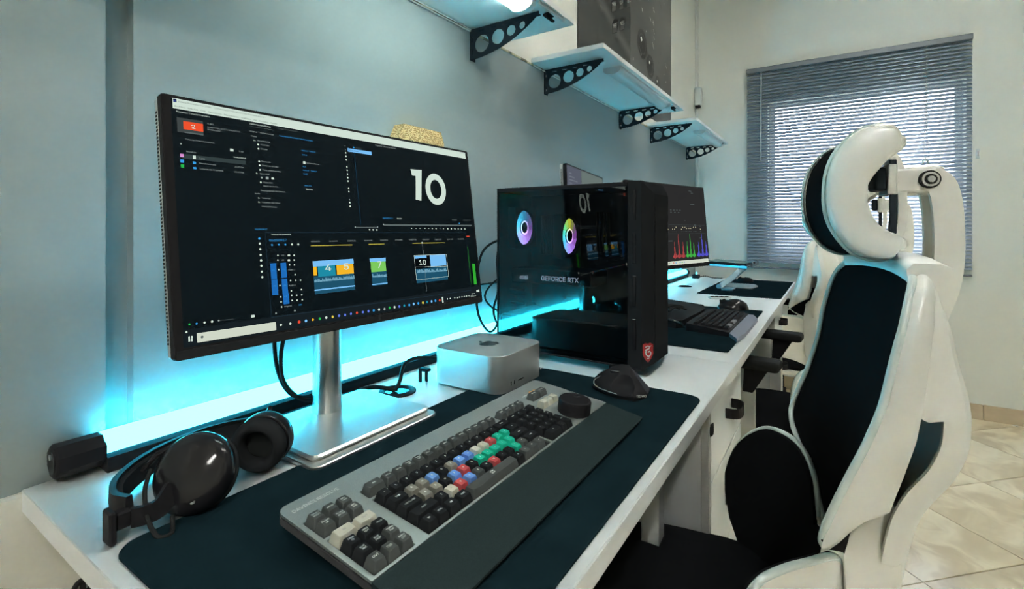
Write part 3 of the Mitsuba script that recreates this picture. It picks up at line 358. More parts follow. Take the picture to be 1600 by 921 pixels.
# ------------------------------------------------------------------ drawer pedestals under the desk fronts
def handle(z, y, parent, x):
    """A bent strap: foot plate on the drawer, curved bow out of it."""
    p = [(x, y - 0.045, z), (x + 0.018, y - 0.043, z), (x + 0.032, y - 0.030, z), (x + 0.036, y, z), (x + 0.032, y + 0.030, z), (x + 0.018, y + 0.043, z), (x, y + 0.045, z)]
    sec = np.array([(-0.0015, -0.013), (0.0015, -0.013), (0.0015, 0.013), (-0.0015, 0.013)])
    obj('handle', sweep(smooth_path(p, 5), sec, up0=(0, 0, 1)), 'm_black', parent, label='black bent strap handle')
def pedestal(y0, y1, label):
    k = thing('drawer_pedestal', label, 'drawer unit', 'white drawer pedestals under the desks')
    x0, x1 = -0.72, -0.240
    obj('side_panel', bx(x0, x1 - 0.018, y0, y0 + 0.018, 0.03, DZ - 0.068), 'm_white_lam', k, smooth=False)
    obj('side_panel', bx(x0, x1 - 0.018, y1 - 0.018, y1, 0.03, DZ - 0.068), 'm_white_lam', k, smooth=False)
    obj('back_panel', bx(x0, x0 + 0.012, y0 + 0.018, y1 - 0.018, 0.03, DZ - 0.068), 'm_white_lam', k, smooth=False)
    obj('top_panel', bx(x0, x1 - 0.019, y0, y1, DZ - 0.067, DZ - 0.031), 'm_white_lam', k, smooth=False)
    obj('corner_strip', bx(x1 - 0.0175, x1 - 0.001, y0 - 0.001, y0 + 0.018, 0.03, DZ - 0.032, 0.001), 'm_panel_grey', k, smooth=False, label='grey edge strip')
    zs = [(0.03, 0.352), (0.356, 0.590), (0.594, DZ - 0.032)]
    for i, (a, b) in enumerate(zs):
        d = obj('drawer', bx(x1 - 0.018, x1, y0 + 0.019, y1, a, b, 0.0015), 'm_white_lam', k, smooth=False)
        if i > 0: handle((a + b) / 2 + (0.005 if i == 2 else 0.0), (y0 + y1) / 2 + 0.02, d, x1)
    obj('plinth', bx(x0 + 0.02, x1 - 0.04, y0 + 0.02, y1 - 0.02, 0.0, 0.03), 'm_panel_grey', k, smooth=False)
pedestal(1.185, 1.640, 'white drawer pedestal with bent black handles nearest the camera')
pedestal(2.66, 3.10, 'white drawer pedestal under the farther desks, beyond the second chair')

# ------------------------------------------------------------------ wall shelves with brackets, lamps and rails
SZ0, SZ1, SF = 1.800, 1.818, -0.655
def bracket_mesh(y, xw=XL, d=0.245, h=0.093, zt=SZ0):
    """A black steel shelf bracket: flange on the wall, flange under the shelf, web with four round holes and slots."""
    up = [(0, 0), (d, 0), (d, -0.006)]
    c = [(d * (1 - t) , -0.006 - (h - 0.006) * (1 - (1 - t) ** 2.0) ** 0.9) for t in np.linspace(0.06, 0.93, 14)]
    web = sg.Polygon(up + c + [(0.012, -h), (0, -h)])
    holes = [sg.Point(x, z).buffer(r, quad_segs=8) for x, z, r in ((0.046, -0.050, 0.0265), (0.105, -0.042, 0.0225), (0.152, -0.034, 0.0155), (0.190, -0.027, 0.0105))]
    slots = [sg.LineString([(x - 0.008, -0.010), (x + 0.008, -0.010)]).buffer(0.0032, quad_segs=3) for x in (0.045, 0.088, 0.131, 0.174)]
    slots += [sg.LineString([(0.009, z - 0.008), (0.009, z + 0.008)]).buffer(0.003, quad_segs=3) for z in (-0.03, -0.072)]
    w = prism(web.difference(so.unary_union(holes + slots)), 0.003)
    w = place(w, frame4((xw, y, zt), (1, 0, 0), (0, 0, 1), (0, -1, 0)))
    return w, bx(xw, xw + 0.003, y, y + 0.022, zt - h, zt, 0), bx(xw + 0.003, xw + d * 0.97, y, y + 0.022, zt - 0.003, zt, 0)
NM = ['nearest the camera, holding the lit lamp', 'in the middle of the row', 'farthest away, by the window']
for i, (y0, y1, bys) in enumerate(((-0.35, 1.335, (-0.22, 1.193)), (1.555, 2.625, (1.655, 2.448)), (2.895, 3.885, (2.962, 3.828)))):
    k = thing('wall_shelf', 'white wall shelf ' + NM[i], 'shelf', 'white shelves above the desks')
    obj('board', bx(XL, SF, y0, y1, SZ0, SZ1, 0.0012), 'm_white_lam', k, smooth=False)
    obj('front_edge', bx(SF - 0.0005, SF + 0.0012, y0 + 0.001, y1 - 0.001, SZ0 + 0.001, SZ1 - 0.001), 'm_white_edge', k, smooth=False)
    for j, y in enumerate(bys):
        w, f1, f2 = bracket_mesh(y)
        b = thing('shelf_bracket', 'black steel bracket with round holes under the %s end of the %s shelf' % (('near', 'far')[j], ('first', 'second', 'third')[i]), 'bracket', 'black shelf brackets')
        obj('web', w, 'm_steel_black', b, smooth=False); obj('wall_flange', f1, 'm_steel_black', b, smooth=False); obj('top_flange', f2, 'm_steel_black', b, smooth=False)
        for z in (SZ0 - 0.02, SZ0 - 0.075): obj('screw', cyl((XL + 0.003, y + 0.012, z), (XL + 0.0055, y + 0.012, z), 0.004, 10), 'm_chrome', b)
    # lamp under the shelf: a half-round batten
    l0, l1, xc, z0 = y0 + (0.205 if i < 2 else 0.30), y1 - 0.195, -0.706, SZ0
    if i == 0: l0, l1 = 0.56, 1.135
    if i == 2: l1 = y1 - 0.09
    lab = ('lit batten lamp under the first shelf', 'unlit batten lamp under the middle shelf', 'unlit batten lamp under the farthest shelf')[i]
    b = thing('shelf_lamp', lab, 'lamp', 'batten lamps under the shelves')
    half = sg.Polygon([(-0.034, 0.0)] + [(0.034 * math.cos(a), -0.006 - 0.019 * math.sin(a)) for a in np.linspace(math.pi, 0, 13)][0:] + [(0.034, 0.0)])
    P = lambda poly, y, dy: place(prism(poly, dy), frame4((xc, y + dy, z0), (1, 0, 0), (0, 0, 1), (0, -1, 0)))
    obj('base', P(sg.box(-0.036, -0.006, 0.036, 0.0), l0, l1 - l0), 'm_white_edge', b, smooth=False)
    obj('diffuser', P(half.intersection(sg.box(-1, -1, 1, -0.0062)), l0 + 0.022, l1 - l0 - 0.044), 'm_void' if i == 0 else 'm_acrylic', b, smooth=40, light=SHELF_LAMP if i == 0 else None)
    big = sa.scale(half, 1.06, 1.08, origin=(0, 0)).intersection(sg.box(-1, -1, 1, -0.0062))
    for y in (l0, l1 - 0.021): obj('end_cap', P(big, y, 0.021), 'm_white_edge', b, smooth=40)
    # a slim rail in front of the lamp with a black clip at its end, and a thin cable along the wall
    r0, r1 = (l0 - 0.1, y1 - 0.055)
    q = thing('shelf_rail', 'slim metal rail under the front of the %s shelf' % ('first', 'second', 'third')[i], 'rail', 'rails under the shelves')
    obj('bar', bx(-0.668, -0.660, l1 + 0.004, r1, SZ0 - 0.008, SZ0, 0.001), 'm_alu', q, smooth=False)
    obj('clip', cat(bx(-0.690, -0.668, r1 - 0.07, r1 - 0.045, SZ0 - 0.009, SZ0, 0.002), bx(-0.684, -0.676, r1 - 0.085, r1 - 0.03, SZ0 - 0.016, SZ0 - 0.009, 0.001)), 'm_black', q, smooth=False)
    tag = ('first', 'second', 'third')[i]
    obj('shelf_cable', cat(tube([(XL + 0.005, y0 + 0.01, SZ0 - 0.006), (XL + 0.006, (y0 + y1) / 2, SZ0 - 0.010), (XL + 0.005, bys[1] - 0.01, SZ0 - 0.007)], 0.0022, 6, smooth=6), tube([(XL + 0.010, bys[0] + 0.05, SZ0 - 0.003), (XL + 0.020, (y0 + y1) / 2, SZ0 - 0.012), (XL + 0.010, bys[1] - 0.01, SZ0 - 0.003)], 0.0014, 6, smooth=6)),
        'm_white_edge' if i == 1 else 'm_panel_grey', None, label='thin cable along the wall under the %s shelf' % tag, cat_='cable')

# ------------------------------------------------------------------ poster on the wall
k = thing('poster', 'large dark poster of editing keys on the wall above the middle shelf', 'poster')
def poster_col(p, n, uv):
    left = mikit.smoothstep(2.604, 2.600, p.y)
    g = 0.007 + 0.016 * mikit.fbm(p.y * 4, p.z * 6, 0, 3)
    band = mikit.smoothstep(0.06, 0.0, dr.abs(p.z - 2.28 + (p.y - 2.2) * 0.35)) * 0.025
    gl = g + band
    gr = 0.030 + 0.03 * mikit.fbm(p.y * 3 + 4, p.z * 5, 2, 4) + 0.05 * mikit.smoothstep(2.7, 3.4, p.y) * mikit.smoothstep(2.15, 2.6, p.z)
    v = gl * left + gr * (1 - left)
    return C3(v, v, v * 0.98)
pr('m_poster', mikit.proc(poster_col), 0.35)
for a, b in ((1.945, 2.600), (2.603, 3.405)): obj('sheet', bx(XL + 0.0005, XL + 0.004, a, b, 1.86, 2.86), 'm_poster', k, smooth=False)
pr('m_print_dark', (0.004, 0.004, 0.004), 0.4); pr('m_print_grey', (0.045, 0.045, 0.045), 0.4); pr('m_print_white', (0.55, 0.56, 0.54), 0.5); pr('m_print_mid', (0.03, 0.03, 0.03), 0.4)
pf = frame4((XL + 0.0042, 0, 0), (0, 1, 0), (0, 0, 1), (1, 0, 0))
dark, grey, white, mid = [], [], [], []
sheet = sg.box(1.95, 1.87, 2.597, 2.85)
for i in range(7):
    for j in range(3):
        y, z = 2.30 + 0.105 * j + 0.012 * i, 2.845 - 0.105 * i + 0.05 * j
        if y > 2.57 or z < 1.99 or z > 2.83: continue
        side = prism(sg.Polygon([(y - 0.035, z - 0.05), (y + 0.03, z - 0.02), (y + 0.05, z + 0.03), (y + 0.05, z + 0.055), (y - 0.01, z + 0.035), (y - 0.035, z + 0.0)]).intersection(sheet), 0.0002)
        top = prism(sg.Polygon([(y - 0.03, z - 0.045), (y + 0.026, z - 0.018), (y + 0.034, z + 0.035), (y - 0.018, z + 0.010)]).intersection(sheet), 0.0004)
        q = obj('printed_key', place(top, pf), 'm_print_grey', k, smooth=False)
        obj('printed_side', place(side, pf), 'm_print_dark', q, smooth=False)
        t = text(('TRIM', 'SLIP', 'ROLL', 'CUT', 'DIS')[(i + j) % 5], 0.017, 0.0006); t.apply_transform(rotz(0.42, (y - 0.022, z - 0.014, 0)))
        obj('lettering', place(t, pf), 'm_print_white', q, smooth=False, kind='stuff')
for z in (2.72, 2.5, 2.33): 
    dark.append(prism(sg.box(1.99, z - 0.04, 2.16, z + 0.03).buffer(0.01), 0.0002)); white.append(prism(sg.box(1.985, z - 0.05, 2.0, z + 0.03).buffer(0.008), 0.0006))
for y, z, r in ((2.80, 2.26, 0.085), (2.95, 2.17, 0.07), (2.66, 2.62, 0.06), (3.1, 2.1, 0.05)):
    mid.append(prism(sg.Point(y, z).buffer(r), 0.0002)); grey.append(prism(sg.Point(y, z).buffer(r * 0.72).difference(sg.Point(y, z).buffer(r * 0.62)), 0.0004)); white.append(prism(sg.Point(y - r * 0.2, z + r * 0.3).buffer(r * 0.16), 0.0006))
r_ = np.random.default_rng(5)
for q in range(70):
    y, z = r_.uniform(2.63, 3.38), r_.uniform(1.9, 2.84)
    s = r_.uniform(0.004, 0.009)
    (white if q % 3 == 0 else grey).append(prism(sg.Polygon([(y, z), (y + s * (1 + q % 4), z - s * (1 + q % 4)), (y + s * (1 + q % 4), z - s * (1 + q % 4) + s * .7), (y, z + s * .7)]), 0.0004))
for nm, ms, mt in (('knob_print', dark, 'm_print_dark'), ('grey_mark_print', grey, 'm_print_grey'), ('white_mark_print', white, 'm_print_white'), ('dial_print', mid, 'm_print_mid')):
    obj(nm, place(cat(*ms), pf), mt, k, smooth=False, kind='stuff')

# ------------------------------------------------------------------ cyan light bars at the back of the desks
def light_bar(y0, y1, label, x=-0.9165):
    k = thing('light_bar', label, 'light bar', 'cyan light bars behind the monitors')
    oct_ = lambda r: np.array([(r * math.cos(a), r * math.sin(a)) for a in np.arange(8) * math.pi / 4 + math.pi / 8])
    zc = DZ + 0.026
    prof = np.array([(0.0275, -0.026), (0.0275, -0.004), (0.014, 0.002), (-0.014, 0.002), (-0.0215, -0.004), (-0.0215, -0.026)])
    obj('channel', sweep([(x, y0 + 0.055, zc), (x, y1 - 0.055, zc)], prof * [1, -1], up0=(0, 0, 1)), 'm_black', k, smooth=False, label='black lower channel')
    obj('tube', cyl((x, y0 + 0.055, zc + 0.008), (x, y1 - 0.055, zc + 0.008), 0.0205, 20), 'm_void', k, smooth=40, light=TUBE_LIGHT, label='glowing cyan tube')
    for a in (y0, y1 - 0.056):
        c = obj('end_cap', hull([(x + u * s, y, zc + 0.004 + v * s) for u, v in oct_(0.0245) for y, s in ((a, 0.9), (a + 0.003, 1.0), (a + 0.053, 1.0), (a + 0.056, 0.97))]), 'm_black', k, smooth=False)
        e = a - 0.001 if a == y0 else a + 0.0545
        obj('end_plate', cyl((x, e, zc + 0.004), (x, e + 0.0025, zc + 0.004), 0.016, 20), 'm_black_gloss', c)
        obj('socket', cyl((x, e - 0.0015, zc + 0.012), (x, e + 0.003, zc + 0.012), 0.004, 12), 'm_chrome', c)
light_bar(0.218, 1.395, 'cyan glowing light bar behind the monitor on the near desk')
light_bar(1.420, 2.45, 'cyan glowing light bar hidden behind the black tower')
light_bar(2.47, 3.745, 'cyan glowing light bar at the back of the farther desks')

# ------------------------------------------------------------------ desk pads
def pad(x0, x1, y0, y1, label, r=0.03):
    obj('desk_pad', bevel_prism(rrect(x0, x1, y0, y1, r), DZ + 0.0002, DZ + 0.0032, 0.0008), 'm_pad', smooth=20, label=label, cat_='desk pad', group='black desk pads')
pad(-0.672, -0.232, 0.208, 1.083, 'large black desk pad under the editing keyboard')
pad(-0.66, -0.255, 1.512, 2.345, 'black desk pad under the gaming keyboard', 0.012)
pad(-0.63, -0.225, 2.795, 3.70, 'dark grey desk pad on the farthest desk under the laptop stand', 0.008)
# ------------------------------------------------------------------ screen prints
SC = {'w': (0.55, 0.66, 0.58), 'w2': (0.55, 0.60, 0.50), 'k': (0.10, 0.13, 0.12), 'g': (0.26, 0.31, 0.30), 'g2': (0.045, 0.055, 0.055), 'g3': (0.030, 0.045, 0.046), 'g4': (0.09, 0.115, 0.115),
      'n': (0.006, 0.012, 0.05), 'b': (0.10, 0.17, 0.65), 'bb': (0.012, 0.13, 0.42), 'bl': (0.022, 0.055, 0.09), 'sb': (0.035, 0.30, 0.68), 'sb2': (0.012, 0.07, 0.15), 'lb': (0.17, 0.46, 0.80),
      'r': (0.75, 0.075, 0.025), 'rd': (0.65, 0.06, 0.03), 'pk': (0.60, 0.25, 0.56), 'gr': (0.02, 0.42, 0.07), 'mg': (0.03, 0.36, 0.03), 'ye': (0.66, 0.53, 0.07), 'or': (0.80, 0.42, 0.02),
      'te': (0.012, 0.23, 0.33), 'lg': (0.18, 0.52, 0.10), 'tb': (0.012, 0.075, 0.13), 'kk': (0.002, 0.003, 0.004), 'wv': (0.16, 0.36, 0.48), 'tbk': (0.008, 0.013, 0.016), 'bv': (0.03, 0.05, 0.7), 'gd': (0.13, 0.13, 0.13)}
SN = {'w': 'white_lettering', 'w2': 'search_field', 'k': 'dark_lettering', 'g': 'grey_lettering', 'g2': 'dim_panel', 'g3': 'selected_row', 'g4': 'dim_lettering', 'n': 'program_icon', 'b': 'blue_icon', 'bb': 'track_button', 'bl': 'panel_outline',
      'sb': 'blue_lettering', 'sb2': 'time_cursor', 'lb': 'clip_header', 'r': 'thumbnail', 'rd': 'red_icon', 'pk': 'pink_tag', 'gr': 'green_tag', 'mg': 'level_meter', 'ye': 'work_bar', 'or': 'orange_clip', 'te': 'teal_clip', 'lg': 'green_clip',
      'tb': 'audio_clip', 'kk': 'black_clip', 'wv': 'waveform', 'tbk': 'task_bar', 'bv': 'blue_curve', 'gd': 'grey_button'}
LAYER = {c: i for i, c in enumerate('tbk g2 g3 tb te or lg kk w2 lb r bb n gd mg wv'.split())}
def screen_prints(items, M, parent, gain=1.0):
    by = {}
    for it in items:
        c = it[1]; z = 0.0003 + 0.00002 * LAYER.get(c, 20); ms = by.setdefault(c, [])
        mmv = lambda *a: [float(x) / 1000 for x in a]
        if c in ('w', 'w2') and it[0] == 'R': z = 0.0003 + 0.00002 * 10
        if it[0] == 'R':
            x0, y0, x1, y1 = mmv(*it[2:6])
            ms.append(tm([[x0, y0, z], [x1, y0, z], [x1, y1, z], [x0, y1, z]], [[0, 1, 2], [0, 2, 3]] if (x1 - x0) * (y1 - y0) > 0 else [[0, 2, 1], [0, 3, 2]]))
        elif it[0] == 'Q':
            p = np.array(mmv(*it[2:10])).reshape(4, 2); ms.append(tm(np.c_[p, np.full(4, z)], [[0, 2, 1], [0, 3, 2]]))
        elif it[0] == 'L':
            x0, y0, x1, y1, w = mmv(*it[2:7]); d = np.array([x1 - x0, y1 - y0]); n = np.array([-d[1], d[0]]) / np.hypot(*d) * w / 2
            ms.append(tm([[x0 - n[0], y0 - n[1], z], [x1 - n[0], y1 - n[1], z], [x1 + n[0], y1 + n[1], z], [x0 + n[0], y0 + n[1], z]], [[0, 1, 2], [0, 2, 3]]))
        elif it[0] == 'D':
            x, y, r = mmv(*it[2:5]); r *= 0.78; a = np.arange(10) * math.pi / 5
            ms.append(tm(np.vstack([[[x, y, z]], np.c_[x + r * np.cos(a), y + r * np.sin(a), np.full(10, z)]]), [[0, 1 + i, 1 + (i + 1) % 10] for i in range(10)]))
        elif it[0] == 'P':
            p = np.array(mmv(*it[2:])).reshape(-1, 2); ms.append(flat(sg.Polygon(p).buffer(0), z))
        elif it[0] == 'O':
            x, y, w, h = mmv(*it[2:6]); o = sa.scale(sg.Point(x, y).buffer(1.0, quad_segs=12), w / 2, h / 2)
            ms.append(flat(o.difference(sa.scale(sg.Point(x, y).buffer(1.0, quad_segs=12), w * 0.27, h * 0.30)), z))
        else:
            x0, y0, x1, h = mmv(*it[2:6]); t = text(it[6], 1.0, 0.0, bold=h > 0.004); t = tm(t.vertices, t.faces)
            t = keep_front(t); b = t.bounds; sx = (x1 - x0) / max(b[1][0] - b[0][0], 1e-6)
            t.vertices = np.c_[x0 + (t.vertices[:, 0] - b[0][0]) * sx, y0 + t.vertices[:, 1] * h, np.full(len(t.vertices), z + 0.00004)]
            ms.append(t)
    for c, ms in by.items():
        if c in ('or', 'te', 'lg', 'r', 'bb', 'tb', 'kk', 'lb', 'ye', 'mg', 'w2'):
            for m in ms:
                e = m.extents if len(m.faces) < 20 else (0, 0, 0)
                if max(e) > 0.008: glow(SN.get(c, 'print'), place(m, M), np.array(SC[c]) * gain * SCREEN_GAIN, parent)
            ms = [m for m in ms if not (len(m.faces) < 20 and max(m.extents) > 0.008)]
            if not ms: continue
            glow(SN.get(c, 'print') + '_detail', place(cat(*ms), M), np.array(SC[c]) * gain * SCREEN_GAIN, parent, kind='stuff'); continue
        glow(SN.get(c, 'print'), place(cat(*ms), M), np.array(SC[c]) * gain * SCREEN_GAIN, parent, kind='stuff')
def flat(poly, z):
    v, f = trimesh.creation.triangulate_polygon(poly, engine='earcut'); m = tm(np.c_[v, np.full(len(v), z)], f)
    n = np.cross(m.vertices[f[:, 1]] - m.vertices[f[:, 0]], m.vertices[f[:, 2]] - m.vertices[f[:, 0]])[:, 2]
    m.faces = np.where(n[:, None] < 0, f[:, ::-1], f); return m
def keep_front(t):
    """The upper face of an extruded lettering only."""
    v, f = np.asarray(t.vertices), np.asarray(t.faces)
    a = v[f]; n = np.cross(a[:, 1] - a[:, 0], a[:, 2] - a[:, 0]); z = n[:, 2] > 0.5 * np.linalg.norm(n, axis=1) + 1e-15
    return tm(v, f[z])
_text0 = text
def text(s, h, depth=0.0004, bold=False):
    if depth == 0.0:
        k = (s, bold, 'flat')
        if k not in TEXT: TEXT[k] = keep_front(letters(s, bold))
        m = TEXT[k].copy(); m.apply_scale([h, h, 1]); return m
    return _text0(s, h, depth, bold)
def keep_front_safe(t): return t

def monitor(label, base, phi, tilt, W, H, face, border, screen_mat, neck=True, cat_='monitor'):
    """base: middle of the lower front edge. border: left, right, bottom, top."""
    k = thing('monitor', label, cat_)
    es = np.array([math.sin(phi), math.cos(phi), 0]); h = np.array([math.cos(phi), -math.sin(phi), 0])
    et = math.cos(tilt) * np.array([0, 0, 1.0]) - math.sin(tilt) * h; en = np.cross(es, et)
    M = frame4(np.asarray(base) - es * W / 2, es, et, en)
    out = rrect(0, W, 0, H, 0.004, 4)
    obj('bezel', place(bevel_prism(out, -0.0125, 0.0, 0.0012), M), 'm_black', k, smooth=20)
    hole = sg.box(border[0], border[2], W - border[1], H - border[3])
    s = obj('screen', place(prism(hole, 0.00025, 0.00002), M), screen_mat, k, smooth=False)
    obj('lip', place(bevel_prism(rrect(0.002, W - 0.002, -0.0008, 0.0115, 0.002, 3), -0.010, 0.0008, 0.0006), M), 'm_black_matte', k, smooth=20)
    obj('back_cover', place(bevel_prism(rrect(0.0008, W - 0.0008, 0.0008, H - 0.0008, 0.005, 4), -0.026, -0.0127, 0.003), M), 'm_alu', k, smooth=20)
    obj('back_hub', place(bevel_prism(rrect(W / 2 - 0.11, W / 2 + 0.11, H / 2 - 0.09, H / 2 + 0.09, 0.02, 5), -0.046, -0.0262, 0.006), M), 'm_alu', k, smooth=20)
    v = obj('vent_row', place(cat(*[bx(0.0004, 0.0030, y, y + 0.0028, -0.0215, -0.0165) for y in np.arange(0.02, H - 0.02, 0.005)]), M), 'm_black', k, smooth=False, label='row of small vent slits along the side')
    return k, s, M, (es, et, en)
pr('m_neck', (0.66, 0.66, 0.64), 0.33, 1.0)
mon, scr, MM, (es, et, en) = monitor('large silver-backed monitor with the video editing program on the near desk', (-0.69, 0.5953, 1.0195), 0.03978, 0.13216, 0.6221, 0.3538, 0, (0.0115, 0.006, 0.0165, 0.0045), 'm_screen')
screen_prints(json.loads(SCREEN1), MM, scr)
obj('neck', lathe([(0, 0.8465), (0.0262, 0.8465), (0.0262, 0.848), (0.0250, 0.95), (0.0245, 1.19), (0, 1.19)], 40, (-0.800, 0.580, 0)), 'm_neck', mon, label='round brushed metal neck')
obj('neck_joint', rbox(-0.80, -0.745, 0.540, 0.640, 1.135, 1.215, 0.012), 'm_alu', mon)
obj('base_plate', bevel_prism(rrect(-0.845, -0.632, 0.437, 0.705, 0.016), DZ + 0.0004, DZ + 0.008, 0.0015), 'm_alu_light', mon, smooth=20, label='wide lower base plate')
obj('base_step', bevel_prism(rrect(-0.845, -0.648, 0.446, 0.701, 0.014), DZ + 0.008, DZ + 0.0165, 0.003), 'm_alu_light', mon, smooth=20, label='raised upper base plate')
for i, p in enumerate(([(-0.79, 0.53, 1.14), (-0.83, 0.50, 1.06), (-0.845, 0.505, 0.95), (-0.845, 0.53, 0.885), (-0.83, 0.565, 0.868), (-0.84, 0.62, 0.866)], [(-0.79, 0.55, 1.10), (-0.83, 0.515, 1.00), (-0.842, 0.515, 0.92), (-0.838, 0.545, 0.872), (-0.83, 0.58, 0.858)])):
    obj('cable', tube(p, 0.0036, 8, smooth=8), 'm_rubber', mon)

# ------------------------------------------------------------------ brushed silver box computer
k = thing('mini_computer', 'small silver aluminium box computer beside the keyboard, with a dark fruit emblem on top', 'computer')
rot = rotz(0.0195, (-0.6847, 0.940, 0))
sq = rrect(-0.0968, 0.0968, -0.0968, 0.0968, 0.035, 10)
pr('m_box_alu', (0.60, 0.61, 0.59), 0.40, 0.62)
pr('m_box_top', (0.48, 0.50, 0.48), 0.45, 0.45)
obj('body', place(bevel_prism(sq, 0.834, 0.915, 0.0012), rot), 'm_box_alu', k, smooth=25)
obj('foot_ring', lathe([(0.06, DZ + 0.0034), (0.085, DZ + 0.0034), (0.088, 0.8338), (0.06, 0.8338), (0.06, DZ + 0.0034)], 40, (-0.6847, 0.940, 0)), 'm_black', k)
# emblem: a bitten fruit with a leaf
a_ = sg.Point(-0.0085, 0.0).buffer(0.0150).union(sg.Point(0.0085, 0.0).buffer(0.0150)).union(sg.Point(-0.006, -0.009).buffer(0.0115)).union(sg.Point(0.006, -0.009).buffer(0.0115)).union(sg.box(-0.008, -0.018, 0.008, 0.010))
a_ = a_.difference(sg.Point(0.0275, 0.002).buffer(0.0105)).difference(sg.Point(0, 0.0185).buffer(0.0055)).difference(sg.Point(0, -0.0225).buffer(0.0042))
leaf = sg.Point(0.0045, 0.0190).buffer(0.0085).intersection(sg.Point(-0.0025, 0.0255).buffer(0.0085))
pr('m_emblem', (0.012, 0.018, 0.02), 0.12, 0.0, 0.6)
obj('emblem', place(prism(sa.scale(so.unary_union([a_, leaf]), 1.1, 1.1, origin=(0, 0)), 0.0004), frame4((-0.686, 0.940, 0.9151), (0, 1, 0), (-1, 0, 0), (0, 0, 1))), 'm_emblem', k, smooth=False, label='dark bitten-fruit emblem with leaf')
E1, E2, E3 = (rot[:3, 1], np.array([0, 0, 1.0]), rot[:3, 0])
fr_ = lambda y, z: frame4(rot[:3, 3] + rot[:3, 0] * 0.0970 + rot[:3, 1] * y + [0, 0, z], E1, E2, E3)
for y, w, h in ((-0.055, 0.0022, 0.008), (-0.041, 0.0022, 0.008)): obj('port', place(prism(sg.box(-w / 2, -h / 2, w / 2, h / 2).buffer(0.0006), 0.0003), fr_(y, 0.8505)), 'm_black', k, smooth=False)
obj('card_slot', place(prism(sg.box(-0.0115, -0.0011, 0.0115, 0.0011), 0.0003), fr_(-0.014, 0.8505)), 'm_black', k, smooth=False)
glow('power_light', place(prism(sg.Point(0, 0).buffer(0.0013), 0.0004), fr_(0.078, 0.8515)), (1.2, 1.3, 1.2), k)

# ------------------------------------------------------------------ headset lying on the desk
hs = thing('headset', 'black over-ear headset lying on the white desk before the light bar', 'headset')
def ear_cup(c, axis, R, parent, depth):
    """axis points out of the outer shell; the cushion is on the other side."""
    A = trimesh.geometry.align_vectors([0, 0, 1], np.asarray(axis, float) / np.linalg.norm(axis)); A[:3, 3] = c
    s = obj('ear_cup', place(lathe([(0, 0.020), (R * 0.35, 0.0195), (R * 0.68, 0.0165), (R * 0.90, 0.0105), (R * 0.985, 0.003), (R, -0.004), (R * 0.97, -0.012), (R * 0.9, -0.014), (0, -0.014)], 48), A), 'm_black_gloss', parent, smooth=40, label='glossy black ear cup')
    pts = circ(1.0, 18); ring = np.c_[np.cos(np.arange(40) * math.pi / 20) * R * 0.74, np.sin(np.arange(40) * math.pi / 20) * R * 0.74, np.full(40, -0.014 - depth * 0.8)]
    obj('cushion', place(sweep(ring, pts * [R * 0.235, depth], closed=True), A), 'm_black_matte', s, smooth=True, label='soft ring-shaped cushion')
    obj('speaker_cloth', place(lathe([(0, -0.018), (R * 0.62, -0.018), (R * 0.62, -0.0145), (0, -0.0145)], 32), A), 'm_rubber', s)
    return s, A
s1, A1 = ear_cup((-0.684, 0.298, 0.8770), (0.30, -0.52, 0.28), 0.0490, hs, 0.007)
obj('sensor_dot', place(cyl((0.034, 0.010, 0.0125), (0.034, 0.010, 0.0148), 0.0035, 14), A1), 'm_alu', s1, label='small pale round dot')
s2, A2 = ear_cup((-0.720, 0.4160, 0.8715), (-0.52, 0.74, 0.02), 0.0400, hs, 0.0135)
band = smooth_path([(-0.688, 0.232, 0.860), (-0.722, 0.228, 0.857), (-0.768, 0.246, 0.855), (-0.812, 0.290, 0.854), (-0.836, 0.345, 0.854), (-0.834, 0.400, 0.856), (-0.806, 0.436, 0.860), (-0.768, 0.440, 0.866)], 8)
obj('headband', sweep(band, np.array([(-0.0035, -0.016), (0.0035, -0.016), (0.0045, 0), (0.0035, 0.016), (-0.0035, 0.016), (-0.0045, 0)]), up0=(0, 0, 1)), 'm_black', hs, smooth=40)
obj('band_padding', sweep(band[6:-6] + [0.006, 0.004, 0.0], np.array([(-0.004, -0.012), (0.004, -0.012), (0.006, 0), (0.004, 0.012), (-0.004, 0.012), (-0.006, 0)]), up0=(0, 0, 1)), 'm_black_matte', hs, smooth=40)
obj('slider_clip', cat(bx(-0.698, -0.676, 0.209, 0.2165, 0.8312, 0.8690, 0.002), bx(-0.694, -0.680, 0.2165, 0.232, 0.844, 0.864, 0.002)), 'm_black', hs, smooth=False, label='black adjusting clip')
obj('hinge_arm', sweep(smooth_path([(-0.684, 0.232, 0.852), (-0.676, 0.244, 0.853), (-0.672, 0.258, 0.857), (-0.683, 0.275, 0.868)], 6), np.array([(-0.003, -0.011), (0.003, -0.011), (0.003, 0.011), (-0.003, 0.011)]), up0=(0, 0, 1)), 'm_black', hs, smooth=False)
obj('cable', tube([(-0.712, 0.262, 0.888), (-0.696, 0.250, 0.872), (-0.672, 0.244, 0.850), (-0.650, 0.246, 0.8345), (-0.645, 0.258, 0.8345), (-0.660, 0.265, 0.846)], 0.0026, 8, smooth=8), 'm_rubber', hs)
obj('yoke', tube([(-0.735, 0.262, 0.880), (-0.726, 0.275, 0.898), (-0.715, 0.292, 0.908)], 0.0035, 8, smooth=6), 'm_black', hs)
obj('yoke', tube([(-0.775, 0.440, 0.880), (-0.762, 0.442, 0.894), (-0.745, 0.436, 0.905)], 0.0035, 8, smooth=6), 'm_black', hs)

